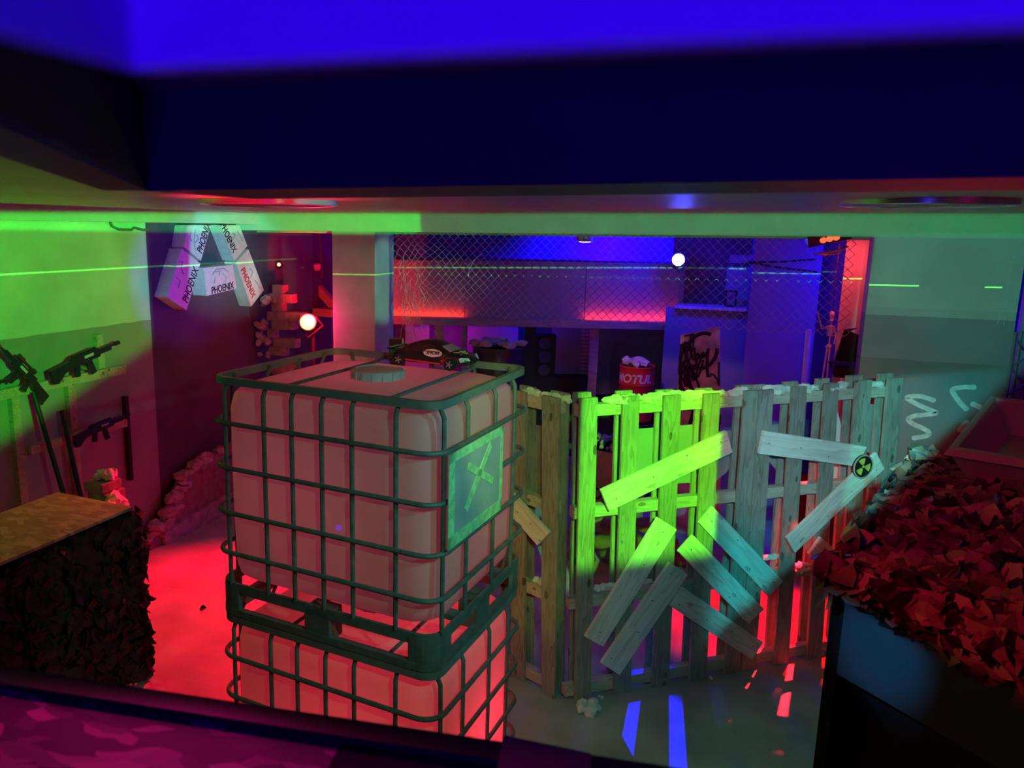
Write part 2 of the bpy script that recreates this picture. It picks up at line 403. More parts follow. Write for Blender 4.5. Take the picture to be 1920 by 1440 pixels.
# firing slit of the platform: dark lintel boards, painted soffit board and the ledge
lb = [at_v(0, 0, 1)]
def lp(x, y, d): r = ray(x, y); return CAM + r*(d/r.length)
A0, A1 = lp(268, 100, 1.0), lp(276, 358, 1.0)
B1 = lp(1990, 331, .85); B0 = lp(1990, -60, .85)
nrm = (B1-A1).cross(V3((0, 0, 1))).normalized()
if nrm.y < 0: nrm = -nrm
B1 = A1 + (B1-A1)*2.2
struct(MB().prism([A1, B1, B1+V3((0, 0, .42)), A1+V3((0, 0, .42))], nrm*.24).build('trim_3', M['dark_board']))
L1 = lp(-60, 208, .45)
nr2 = (A1-L1).cross(V3((0, 0, 1))).normalized()
if nr2.x > 0: nr2 = -nr2
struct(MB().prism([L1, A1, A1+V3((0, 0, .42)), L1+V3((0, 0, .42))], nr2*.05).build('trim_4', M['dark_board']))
# near lintel board, painted, lit by the platform's own blue lamp
n0, n1, n2 = lp(-120, 30, .115), lp(250, 128, .145), lp(2060, 36, .115)
up = V3((0, 0, .25))
n0 = n1 + (n0-n1)*2.6; n2 = n1 + (n2-n1)*4
struct(MB().prism([n0, n1, n1+up, n0+up], V3((-.002, .004, 0))).build('trim_5', M['soffit']))
struct(MB().prism([n1, n2, n2+up, n1+up], V3((0, .004, 0))).build('trim_6', M['soffit']))
# ledge in front: dark rim strip and strand board
e0, e1 = at_z(-120, 1232, 2.6), at_z(1120, 1417, 2.6)
ed = (e1-e0).normalized(); en = V3((-ed.y, ed.x, 0))
f0, f1 = e0 - en*.024, e1 - en*.024
ledge = struct(MB().prism([e0, e1+ed*.9, f1+ed*.9, f0], (0, 0, -.12)).build('trim_7', M['black']))
g0, g1 = f0 + V3((0, 0, -.006)), at_z(650, 1372, 2.594)
g1 = f0 + ed*((g1-f0).dot(ed)); g1.z = 2.594
struct(MB().prism([g0, g1, g1-en*.5, g0-en*.5], (0, 0, -.02)).build('trim_8', M['osb_dark']))
struct(MB().prism([g1, f1+ed*.9+V3((0, 0, -.006)), f1+ed*.9-en*.5+V3((0, 0, -.006)), g1-en*.5], (0, 0, -.018)).build('trim_9', M['black_soft']))  # black colour carries the unlit end of the ledge
c0, c1 = at_z(945, 1378, 2.606), at_z(1108, 1412, 2.606)
blk = MB().prism([c0, c1, c1-en*.06, c0-en*.06], (0, 0, -.03)).build('ledge_block', M['dark_board'], org=(c0+c1)/2)
tag(blk, 'small dark block on the front edge of the ledge, bottom centre', 'block')
# wall below the ledge, on the hall side
struct(MB().prism([e0+V3((0, 0, -.12)), e1+ed*.9+V3((0, 0, -.12)), e1+ed*.9-en*.03+V3((0, 0, -.12)), e0-en*.03+V3((0, 0, -.12))], (0, 0, -2.48)).build('wall_front', M['black']))

# ================================================================== TWO STACKED LIQUID CONTAINERS
IC = V3((-1.7269, 3.2896, 0)); IYAW = math.radians(-3.80)
IH = 1.179; LX, LY = .591, .4995
IM = Matrix.Translation(IC) @ Matrix.Rotation(IYAW, 4, 'Z')
def loop_strip(mb, hx, hy, r, t, z0, z1):
    o = rrect(hx, hy, r); i = rrect(hx-t, hy-t, max(r-t, .005)); n = len(o)
    vs = [(x, y, z0) for x, y in o] + [(x, y, z1) for x, y in o] + [(x, y, z0) for x, y in i] + [(x, y, z1) for x, y in i]
    fs = []
    for k in range(n):
        j = (k+1) % n
        fs += [(k, j, n+j, n+k), (2*n+j, 2*n+k, 3*n+k, 3*n+j), (n+k, n+j, 3*n+j, 3*n+k), (j, k, 2*n+k, 2*n+j)]
    return mb.add(vs, fs)
def make_ibc(m):
    t = thing('liquid_container', '', 'container', m=m)
    mb = MB(); prof = [(.165, .10), (.175, .05), (.20, .022), (.25, .012), (.5, .008), (.8, .008), (1.02, .010), (1.08, .022), (1.115, .05), (1.132, .10)]
    hx, hy = LX-.014, LY-.014; loops = []
    for z, ins in prof: loops.append([(x, y, z) for x, y in rrect(hx-ins, hy-ins, .13, 7)])
    n = len(loops[0]); vs = [p for l in loops for p in l]; fs = []
    for i in range(len(loops)-1):
        for k in range(n): fs.append((i*n+k, i*n+(k+1) % n, (i+1)*n+(k+1) % n, (i+1)*n+k))
    fs += [list(range(n))[::-1], [(len(loops)-1)*n+k for k in range(n)]]
    mb.add(vs, fs).xf(m).build('tank', M['hdpe'], t, smooth=True)
    # cage
    for z in (.96, .745, .525, .325):
        MB().tube([(x, y, z) for x, y in rrect(LX+.012, LY+.012, .10, 8)], .0115, 8, closed=True).xf(m).build('cage_hoop', M['galv'], t, smooth=True)
    for xs, y0 in (((-.51, -.285, -.13, .03, .185, .40), -1), ((-.45, -.2, .05, .3, .5), 1)):
        for x in xs: MB().tube([(x, y0*(LY-.03), 1.16), (x, y0*(LY-.002), 1.10), (x, y0*LY, .9), (x, y0*LY, .16)], .0105, 8).xf(m).build('cage_bar', M['galv'], t, smooth=True)
    for ys, x0 in (((-.44, -.21, .09, .33), 1), ((-.36, -.1, .15, .38), -1)):
        for y in ys: MB().tube([(x0*(LX-.03), y, 1.16), (x0*(LX-.002), y, 1.10), (x0*LX, y, .9), (x0*LX, y, .16)], .0105, 8).xf(m).build('cage_bar', M['galv'], t, smooth=True)
    rim = loop_strip(MB(), LX+.006, LY+.006, .09, .022, 1.139, 1.174)
    rim.xf(m).build('cage_rim', M['galv_light'], t, smooth=True)
    for x in (-.24, .30): MB().tube([(x, -LY+.01, 1.15), (x, -LY+.09, 1.138), (x, LY-.09, 1.138), (x, LY-.01, 1.15)], .009, 8).xf(m).build('top_bar', M['galv'], t, smooth=True)
    # filler lid with grip ribs
    lid = MB().lathe([(.128, 1.128), (.130, 1.160), (.126, 1.172), (.110, 1.177), (.104, 1.171)], 48)
    for k in range(16):
        a = k*pi/8; lid.box((.128*math.cos(a), .128*math.sin(a), 1.150), (.012, .016, .036), Matrix.Rotation(a, 3, 'Z'))
    lid.xf(m @ Matrix.Translation((-.015, .04, 0))).build('filler_lid', M['hdpe_solid'], t, smooth=True)
    # steel pallet
    pm = loop_strip(MB(), LX+.004, LY+.004, .09, .014, .118, .168)
    loop_strip(pm, LX+.008, LY+.008, .09, .03, .0, .034)
    pm.xf(m).build('pallet_rail', M['galv'], t, smooth=True)
    ft = MB()
    o = rrect(LX+.006, LY+.006, .09, 6)
    for cx in (-1, 1):
        for cy in (-1, 1):
            pts = [(cx*(LX+.006-.13), cy*(LY+.006))] + [(cx*x, cy*y) for x, y in rrect(LX+.006, LY+.006, .09, 6)[7:14]][::-1] + [(cx*(LX+.006), cy*(LY+.006-.15))]
            pts2 = [(x*.975, y*.97) for x, y in pts]; k = len(pts)
            MB().add([(x, y, z) for z in (.004, .15) for x, y in pts] + [(x, y, z) for z in (.004, .15) for x, y in pts2],
                     [(i, i+1, k+i+1, k+i) for i in range(k-1)] + [(2*k+i+1, 2*k+i, 3*k+i, 3*k+i+1) for i in range(k-1)] + [(0, k, 3*k, 2*k), (k-1, 2*k-1, 4*k-1, 3*k-1)]
                     + [(k+i, k+i+1, 3*k+i+1, 3*k+i) for i in range(k-1)] + [(i+1, i, 2*k+i, 2*k+i+1) for i in range(k-1)]).xf(m).build('pallet_foot', M['galv'], t)
    for lo, hi in (((-.08, -LY-.004, .004), (.06, -LY+.10, .15)), ((-.08, LY-.10, .004), (.06, LY+.004, .15)), ((LX-.10, -.07, .004), (LX+.004, .07, .15)), ((-LX-.004, -.07, .004), (-LX+.1, .07, .15)), ((-.07, -.07, .004), (.07, .07, .15))):
        MB().span(lo, hi).xf(m).build('pallet_foot', M['galv'], t, bevel=.006)
    tray = MB()
    for y in (-.25, 0, .25): tray.span((-LX+.02, y-.03, .14), (LX-.02, y+.03, .166))
    tray.xf(m).build('pallet_runner', M['galv'], t)
    # drain valve low on the far end
    dv = MB().lathe([(.05, 0), (.05, .05), (.035, .06), (.035, .10), (.045, .10), (.045, .12)], 20, Matrix.Translation((-LX+.03, 0, .24)) @ Matrix.Rotation(-pi/2, 4, 'Y'))
    dv.xf(m).build('drain_valve', M['gloss_black'], t, smooth=True)
    return t
lower = make_ibc(IM)
lower['label'] = 'lower white caged liquid container carrying the second container'; 
upper = copy_tree(lower)
UM = IM @ Matrix.Translation((0, 0, IH)); upper.matrix_world = UM
def remap(o, d):
    WORLD[o.name] = Matrix.Translation(d) @ WORLD[o.name]
    for c in o.children: remap(c, d)
remap(upper, V3((0, 0, IH)))
for o in (lower, upper): o['category'] = 'container'; o['group'] = 'stacked liquid containers'
upper['label'] = 'upper white caged liquid container with toy car on its top'
# steel plate with a sprayed cross on the right side of the upper cage
XP = LX+.026
pt = MB().prism([(XP, -.455, .955), (XP, .115, .955), (XP, .115, .545), (XP, -.455, .545)], (.004, 0, 0)).xf(UM).build('sign_plate', M['plate'], upper)
pt['label'] = 'grey steel plate with sprayed cross'
fr = MB()
for lo, hi in (((XP+.004, -.455, .915), (XP+.0055, .115, .955)), ((XP+.004, -.455, .545), (XP+.0055, .115, .60)), ((XP+.004, -.455, .545), (XP+.0055, -.40, .955)), ((XP+.004, .085, .545), (XP+.0055, .115, .955))): fr.span(lo, hi)
fr.xf(UM).build('plate_border', M['plate_mark'], pt)
xm = MB(); xm.bar((XP+.0055, -.29, .67), (XP+.0055, -.03, .90), .003, .036, (0, 1, 0)); xm.bar((XP+.0055, -.27, .86), (XP+.0055, 0, .72), .003, .034, (0, 1, 0))
xm.xf(UM).build('sprayed_cross', M['plate_mark'], pt)

# toy rally car on the upper container
TT = IH + 1.133
wf, wr_ = at_z(831, 694, TT), at_z(757, 686, TT)
cx_ = (wf-wr_).normalized(); cn_ = V3((-cx_.y, cx_.x, 0))
CM = frame((wf+wr_)/2 + cn_*.10 - V3((0, 0, 0)), cx_, cn_, V3((0, 0, 1))) @ Matrix.Diagonal((1.0, 1.0, .95, 1))
car = thing('toy_car', 'black toy rally car parked on the upper white container', 'toy car', m=CM)
st = [(-.225, .075, .045, .075, .078, .07), (-.21, .092, .03, .085, .088, .082), (-.16, .098, .026, .088, .095, .08), (-.10, .10, .024, .09, .125, .068), (-.04, .10, .024, .09, .142, .062),
      (.03, .10, .024, .09, .143, .062), (.09, .10, .024, .088, .118, .066), (.14, .099, .024, .083, .092, .078), (.20, .095, .026, .072, .078, .08), (.235, .082, .034, .06, .064, .07), (.248, .06, .042, .052, .055, .05)]
vs = []; fs = []
for x, hw, zb, zm, zt, ht in st:
    half = [(0, zb), (hw*.8, zb), (hw, zb+.012), (hw*1.0, (zb+zm)/2), (hw*.97, zm), (ht, zt-.008), (ht*.75, zt), (0, zt+.003)]
    loop = [(x, y, z) for y, z in half] + [(x, -y, z) for y, z in half[1:-1][::-1]]
    vs += loop
n = 14
for i in range(len(st)-1):
    for k in range(n): fs.append((i*n+k, i*n+(k+1) % n, (i+1)*n+(k+1) % n, (i+1)*n+k))
fs += [list(range(n))[::-1], [(len(st)-1)*n+k for k in range(n)]]
MB().add(vs, fs).xf(CM).build('body', M['gloss_black'], car, smooth=True)
for wx in (-.15, .155):
    for sy in (-1, 1):
        wm = CM @ Matrix.Translation((wx, sy*.088, .034)) @ Matrix.Rotation(-sy*pi/2, 4, 'X')
        wh = MB().lathe([(.028, -.012), (.034, -.009), (.034, .009), (.030, .012), (.024, .012)], 24).xf(wm @ Matrix.Translation((0, 0, .006))).build('wheel', M['tyre'], car, smooth=True)
        hub = MB().lathe([(.022, .0), (.022, .010), (.006, .014)], 20)
        for k in range(5): hub.bar((0, 0, .019), (.02*math.cos(k*1.2566), .02*math.sin(k*1.2566), .019), .006, .004)
        hub.xf(wm).build('wheel_hub', M['lamp_rim'], wh)
        MB().tube([(wx+.040*math.cos(a), sy*.098, .034+.042*math.sin(a)) for a in [pi*k/10 for k in range(11)]], .005, 6).xf(CM).build('wheel_arch', M['gloss_black'], car, smooth=True)
for sy in (-1, 1):
    MB().prism([(-.10, sy*.0985, .092), (-.045, sy*.073, .132), (.03, sy*.073, .133), (.095, sy*.0975, .092)], (0, sy*.003, .001)).xf(CM).build('side_window', M['black'], car)
    MB().prism([(.222, sy*.05, .062), (.236, sy*.045, .046), (.212, sy*.094, .046), (.200, sy*.092, .068)], (.014, 0, .008)).xf(CM).build('headlamp', M['headlamp'], car, bevel=.002)
    MB().prism([(.10, sy*.1005, .05), (.15, sy*.0995, .078), (.195, sy*.095, .07), (.20, sy*.095, .04), (.12, sy*.10, .03)], (0, sy*.002, 0)).xf(CM).build('red_side_sticker', M['drum_red'], car)
    MB().prism([(-.11, sy*.1005, .034), (.10, sy*.1005, .028), (.10, sy*.1005, .036), (-.11, sy*.1005, .042)], (0, sy*.002, 0)).xf(CM).build('side_stripe', M['drum_red'], car)
MB().prism([(.242, -.045, .050), (.242, .045, .050), (.236, .045, .034), (.236, -.045, .034)], (.012, 0, 0)).xf(CM).build('grille', M['black'], car)
bz = MB().span((-.235, -.085, .088), (-.205, .085, .094)); bz.span((-.225, -.07, .07), (-.212, -.06, .09)); bz.span((-.225, .06, .07), (-.212, .07, .09))
bz.xf(CM).build('spoiler', M['gloss_black'], car)
MB().prism([(.085, -.05, .1215), (.085, .05, .1215), (.138, .062, .0945), (.138, -.062, .0945)], (.003, 0, .003)).xf(CM).build('windscreen', M['plate'], car)
sq = MB()
for pts in ([(.15, -.05, .0915), (.17, -.02, .0885), (.155, .01, .0905), (.18, .03, .0865), (.165, .055, .089)], [(.19, -.04, .0825), (.175, -.01, .0875), (.2, .015, .0805), (.185, .045, .0845)]): sq.tube(pts, .0035, 5)
sq.xf(CM).build('bonnet_scribble', M['yellow_print'], car)
stk = [(.055*math.cos(a)*(1 if abs(math.cos(a)) > .5 else .8), .022*math.sin(a)) for a in [2*pi*k/16 for k in range(16)]]
sm = frame(CM @ V3((.055, -.1005, .088)), CM.to_3x3() @ V3((1, 0, 0)), CM.to_3x3() @ V3((0, .34, .94)).normalized(), CM.to_3x3() @ V3((0, -.94, .34)).normalized())
ss = MB().prism([(x, y, -.004) for x, y in stk], (0, 0, .005)).xf(sm).build('door_sticker', M['white_print'], car)
text_mesh('door_lettering', 'SHOEI', .026, M['print'], sm @ Matrix.Translation((0, 0, .0015)), ss, shear=.25, width=.080, bold=.0006)

# blue mark of the aiming light falls on the tank (see lights)

# ================================================================== PALLET FENCE
P0 = V3((-.937, 4.672, 0)); FD = V3((.7561, .6544, 0)); FN = V3((-.6544, .7561, 0))     # along, away from the camera
FM = frame(P0, FD, FN, V3((0, 0, 1)))
fence = thing('pallet_fence', 'tall pallet fence of slats with nailed planks and foam on top', 'fence', m=FM)
def fl(x, y, t=0):            # photo direction -> fence-plane coordinates (along, off, up)
    w = at_p(x, y, P0+FN*t, FN); return FM.inverted() @ w
slats = [((1085, 1118, 745), (1075, 1104, 1312)), ((1165, 1196, 742), (1148, 1179, 1301)), ((1242, 1274, 740), (1219, 1250, 1292)), ((1317, 1347, 737), (1289, 1320, 1281)),
         ((1393, 1418, 731), (1354, 1382, 1273)), ((1420, 1447, 730), (1385, 1412, 1265)), ((1482, 1509, 724), (1446, 1473, 1254)), ((1544, 1569, 718), (1508, 1535, 1242)),
         ((1602, 1631, 712), (1562, 1589, 1232)), ((1662, 1689, 708), (1615, 1642, 1222))]
TH = .022; SD = .062
def slat(mb_s, t0):
    (a, b, y), (c, d, y2) = mb_s
    T = [fl(a, y), fl(b, y)]; B = [fl(c, y2), fl(d, y2)]
    return T, B
for i, sdef in enumerate(slats):
    T, B = slat(sdef, 0); top = (T[0].z+T[1].z)/2
    mb = MB().hexa([(B[0].x, -TH, .0), (B[1].x, -TH, .0), (B[1].x, 0, .0), (B[0].x, 0, .0), (T[0].x, -TH, top), (T[1].x, -TH, top), (T[1].x, 0, top), (T[0].x, 0, top)])
    o = mb.xf(FM).build('slat', M['slat'], fence, bevel=.002)
    # rear slat behind the stringers
    rb = MB().hexa([(B[0].x, SD, .0), (B[1].x, SD, .0), (B[1].x, SD+TH, .0), (B[0].x, SD+TH, .0), (T[0].x, SD, top+.02), (T[1].x, SD, top+.02), (T[1].x, SD+TH, top+.02), (T[0].x, SD+TH, top+.02)])
    rb.xf(FM).build('rear_slat', M['slat'], fence, bevel=.002)
s0 = fl(1085, 745).x; s9 = fl(1689, 708).x; sm_ = (fl(1418, 731).x + fl(1420, 730).x)/2
RZ = [1.955, 1.30, .69, .075]
for z in RZ:
    for a, b in ((s0+.005, sm_-.004), (sm_+.004, s9-.005)):
        MB().span((a, .001, z-.045), (b+(.14 if z == RZ[1] and b > sm_+.2 else 0), SD-.001, z+.03)).xf(FM).build('stringer', M['rail'], fence, bevel=.003)
# side pallet, running back beside the containers
Q0 = V3((-1.10, 4.61, 0)); QD = V3((-.9165, .4, 0)).normalized(); QN = V3((.4, .9165, 0)).normalized()
QM = frame(Q0, QD, QN, V3((0, 0, 1)))
def ql(x, y, t=0): return QM.inverted() @ at_p(x, y, Q0+QN*t, QN)
for (a, b, y), (c, d, y2) in (((1020, 1053, 743), (1018, 1043, 1307)), ((962, 990, 732), (961, 986, 1275))):
    T = [ql(b, y), ql(a, y)]; B = [ql(d, y2), ql(c, y2)]; top = (T[0].z+T[1].z)/2
    for t0, t1, nm, dz in ((-TH, 0, 'slat', 0), (SD, SD+TH, 'rear_slat', .02)):
        MB().hexa([(B[0].x, t0, 0), (B[1].x, t0, 0), (B[1].x, t1, 0), (B[0].x, t1, 0), (T[0].x, t0, top+dz), (T[1].x, t0, top+dz), (T[1].x, t1, top+dz), (T[0].x, t1, top+dz)]).xf(QM).build(nm, M['slat'], fence, bevel=.002)
for z in RZ: MB().span((ql(1052, 745).x+.005, .001, z-.045), (ql(962, 732).x+.12, SD-.001, z+.03)).xf(QM).build('stringer', M['rail'], fence, bevel=.003)
# planks nailed across the slats
def plank(quad, base, nrm, off, th, name='nailed_plank', mat=None):
    """quad: photo corners in order along one long side, then back along the other"""
    pts = [at_p(x, y, base + nrm*off, nrm) for x, y in quad]
    x = ((pts[1]-pts[0]) + (pts[2]-pts[3])).normalized(); z = -nrm; y = z.cross(x)
    ctr = sum(pts, V3((0, 0, 0)))/4
    m4 = frame(ctr, x, y, z)
    mb = MB().prism(pts, nrm*-th)
    o = mb.build(name, mat or M['plank'], fence, mat4=m4, bevel=.003)
    L = (pts[1]-pts[0]).length
    hw = (pts[3]-pts[0]).length/2
    rd = random.Random(int(quad[0][0]))
    for fx in (-.42, -.12, .16, .43):
        MB().lathe([(.004, th-.001), (.004, th+.0012)], 8, Matrix.Translation((fx*L, rd.uniform(-.6, .6)*hw, 0))).xf(m4).build('nail_head', M['nail'], o)
    return o
PLQ = [((1123, 917), (1358, 806), (1369, 846), (1139, 956)), ((1094, 1191), (1230, 968), (1265, 990), (1127, 1209)), ((1124, 1240), (1252, 1052), (1286, 1075), (1158, 1262)),
       ((1274, 1096), (1426, 1201), (1406, 1234), (1251, 1132)), ((1296, 1001), (1428, 1139), (1399, 1166), (1268, 1032)), ((1333, 948), (1464, 1087), (1437, 1116), (1307, 979)),
       ((1428, 806), (1620, 836), (1602, 873), (1419, 849)), ((1471, 1007), (1638, 847), (1653, 877), (1486, 1034)), ((1535, 1005), (1562, 1030), (1540, 1066), (1512, 1036))]
for i, qd in enumerate(PLQ):
    plank(qd, P0, FN, -TH-.0015-(.028 if i in (7,) else 0)-(.003 if i in (2, 3) else 0), .026)
plank(((955, 912), (1034, 997), (1012, 1021), (945, 945)), Q0, QN, -TH-.0015, .026)
# boards closing the back of the fence
for j, (poly, nm) in enumerate((([(1190, 805), (1302, 796), (1296, 905), (1186, 912)], 'g'), ([(1340, 810), (1381, 806), (1376, 866), (1362, 886), (1338, 905)], 'g'), ([(1440, 798), (1476, 793), (1468, 896), (1438, 860)], 'g'),
                 ([(1622, 755), (1656, 762), (1650, 852), (1615, 846)], 'g'), ([(1567, 760), (1587, 832), (1582, 900), (1556, 900)], 'w'))):
    pts = [at_p(x, y, P0+FN*(SD+.025+.004*j), FN) for x, y in poly]
    MB().prism(pts, FN*.012).build('backing_board', M['grey_board'] if nm == 'g' else M['white_board'], fence)
pts = [at_p(x, y, Q0+QN*(SD+.025), QN) for x, y in ((988, 796), (1036, 800), (1036, 934), (1000, 930), (986, 905))]
MB().prism(pts, QN*.012).build('backing_board', M['grey_board'], fence)
# foam squeezed along the top stringer
sd = 11
tops = [((0.10, .30), 6), ((.34, .6), 6), ((.62, .86), 6), ((.9, 1.1), 5), ((1.28, 1.46), 4), ((1.5, 1.68), 4), ((1.75, 1.92), 4), ((2.02, 2.2), 3)]
for (a, b), k in tops:
    mb = MB()
    for i in range(k):
        sd += 1; rd = random.Random(sd)
        mb.lump((a + (b-a)*(i+.5)/k, .025+rd.uniform(-.02, .03), RZ[0]+.03+.014), rd.uniform(.024, .044), sd, .5, 2, (1.3, .9, .8))
    mb.xf(FM).build('foam_bead', M['foam'], fence, smooth=True)
mb = MB()
for i in range(5): mb.lump((.05+.075*i, .04, RZ[0]+.04), .034, 60+i, .5, 2, (1.3, 1, .8))
mb.xf(QM).build('foam_bead', M['foam'], fence, smooth=True)
for px, py, r in ((1135, 1106, .035), (1205, 1102, .025), (1497, 1066, .05), (1450, 1045, .03)):
    c = fl(px, py, .02); mb = MB()
    for i in range(4): mb.lump((c.x-.05+.035*i, .03, .755 if py > 1090 else c.z), r*.8, px+i, .4, 2, (1.2, 1, .8))
    mb.xf(FM).build('foam_bead', M['foam'], fence, smooth=True)
c = ql(1011, 1098); MB().lump((c.x, .04, .745), .035, 5, .4, 2, (1.2, 1, .9)).lump((c.x+.05, .04, .735), .025, 6, .4).xf(QM).build('foam_bead', M['foam'], fence, smooth=True)

# round radiation sign
sc_ = at_p(1616, 874, P0-FN*.082, FN)
sgm = frame(sc_, FD, V3((0, 0, 1)), -FN)
sg = thing('warning_sign', 'round black radiation sign on the upper end of the slanted plank', 'sign', m=sgm)
MB().lathe([(.084, 0), (.084, .010), (.080, .014), (.074, .012)], 40).xf(sgm).build('sign_disc', M['gloss_black'], sg, smooth=True)
MB().tube([(.079*math.cos(a), .079*math.sin(a), .013) for a in [2*pi*k/48 for k in range(48)]], .005, 6, closed=True).xf(sgm).build('sign_rim', M['timber'], sg, smooth=True)
for k in range(3):
    a0 = pi/2 + .35 + k*2*pi/3; pl_ = [(.017*math.cos(a0-.5), .017*math.sin(a0-.5))]
    pl_ = [(r*math.cos(a), r*math.sin(a)) for r, a in [(.018, a0-.5)] + [(.060, a0-.5+i*.1) for i in range(11)] + [(.018, a0+.5)]]
    MB().prism([(x, y, .0128) for x, y in pl_], (0, 0, .002)).xf(sgm).build('trefoil_blade', M['yellow_print'], sg)
MB().lathe([(.010, .0128), (.010, .0148)], 16).xf(sgm).build('trefoil_hub', M['yellow_print'], sg)
# foam scraps on the floor by the fence
def scrap(px, py, size, label, seed, n=4):
    c = at_z(px, py, 0); o = MB().foam(c+V3((0, 0, size*.45)), size, seed, n, (1.3, 1, .15)).build('foam_scrap', M['foam'], org=c, smooth=True)
    tag(o, label, 'foam scrap', 'foam scraps on the floor')
scrap(1103, 1330, .06, 'largest white foam scrap on the floor at the fence corner', 3, 7)
scrap(1130, 1309, .018, 'tiny foam chip just right of the large foam scrap', 9, 2)
scrap(1337, 1274, .016, 'foam chip on the floor below the middle of the fence', 14, 2)
scrap(1541, 1226, .028, 'foam scrap at the floor below the right end of fence', 21, 3)
# ================================================================== LEFT WALL
# cartons fixed to the wall in the shape of a letter A
CU_ = UL + .16
def carton(quad, label, texts, faint, du=0.0, depth=.155):
    pts = [at_u(x, y, CU_+du) for x, y in quad]
    ctr = sum(pts, V3((0, 0, 0)))/4
    o = MB().prism(pts, (-(.159+du), 0, 0)).build('printed_carton', M['carton'], org=ctr, bevel=.004)
    tag(o, label, 'carton', 'cartons forming a letter on the left wall')
    for body, p, q, size, mname in texts:      # baseline from pixel p to pixel q
        a, b = at_u(*p, CU_+du+.0015), at_u(*q, CU_+du+.0015)
        x = (b-a).normalized(); z = V3((1, 0, 0)); y = z.cross(x)
        text_mesh('carton_lettering', body, size, M[mname], frame((a+b)/2, x, y, z), o, shear=.1, width=(b-a).length, bold=.002)
    for line in faint:
        MB().tube([at_u(x, y, CU_+du+.001) for x, y in line], .006, 5).build('printed_pattern', M['print_faint'], o)
    return o
TOPY = 426
carton([(352, 422), (396, 422), (377, 489), (345, 463)], 'upper left carton of the wall letter, cut off by the beam', [('PHOENIX', (374, 474), (391, 418), .12, 'print')], [[(358, 432), (356, 445), (359, 452)], [(366, 430), (364, 450), (366, 470)], [(369, 440), (372, 447), (366, 455)]])
carton([(341, 466), (376, 494), (350, 582), (313, 557)], 'lower left carton of the wall letter, longest one', [('PHOENIX', (347, 567), (368, 503), .12, 'print')], [[(335, 492), (342, 490), (340, 505), (345, 515)], [(330, 520), (338, 526), (334, 540)]])
carton([(414, 422), (449, 422), (464, 461), (440, 489)], 'upper right carton of the wall letter, cut off by the beam', [('PHOENIX', (416, 418), (440, 472), .11, 'print')], [[(436, 437), (441, 440), (437, 448)], [(445, 433), (449, 440), (452, 447), (455, 452)]])
carton([(443, 492), (466, 467), (495, 544), (471, 575)], 'lower right carton of the wall letter, tinted pink', [('PHOENIX', (454, 503), (476, 556), .11, 'drum_red')], [[(468, 503), (474, 510), (470, 520)], [(478, 525), (483, 532), (486, 541)]])
carton([(382, 502), (437, 496), (444, 541), (388, 555)], 'crossbar carton of the wall letter, the only level one', [('PHOENIX', (396, 546), (438, 535), .10, 'print')], [[(398, 515), (405, 505), (420, 503), (428, 510)], [(403, 520), (402, 530)], [(418, 513), (424, 520), (422, 530)], [(400, 511), (412, 508), (411, 516)]], du=.02)

# rack of planks with toy rifles
def wl(x, y, u=UL): return at_u(x, y, u)
rk0 = wl(-60, 742, UL+.12); 
rack = thing('gun_rack', 'pale wooden gun rack of planks fixed to the left wall', 'rack', (UL+.05, 4.6, 1.7))
va, vb = wl(-90, 742).y, wl(222, 692).y
MB().span((UL+.055, va, 1.72), (UL+.095, vb, 1.80)).build('shelf_plank', M['timber'], rack, bevel=.003)
vc, vd = wl(45, 866).y, wl(226, 814).y
MB().span((UL+.055, vc, 1.235), (UL+.095, vd, 1.305)).build('shelf_plank', M['timber'], rack, bevel=.003)
for px, z0, z1 in ((127, .5, 1.74), (20, .5, 1.74), (187, 1.78, 2.10)):
    v = wl(px, 740).y
    MB().span((UL+.002, v-.035, z0), (UL+.053, v+.035, z1)).build('upright', M['timber'], rack, bevel=.003)
for px, y0 in ((235, 760), (229, 815)):
    v = wl(px, y0).y
v = wl(232, 770).y; MB().span((UL+.002, v-.02, .7), (UL+.05, v+.02, 1.50)).build('upright', M['black'], rack, bevel=.003)
for px, y0 in ((115, 697), (163, 690)):
    p = wl(px, y0, UL+.12); MB().bar(p+V3((-.11, 0, 0)), p+V3((.05, 0, 0)), .03, .03).build('peg', M['timber'], rack)
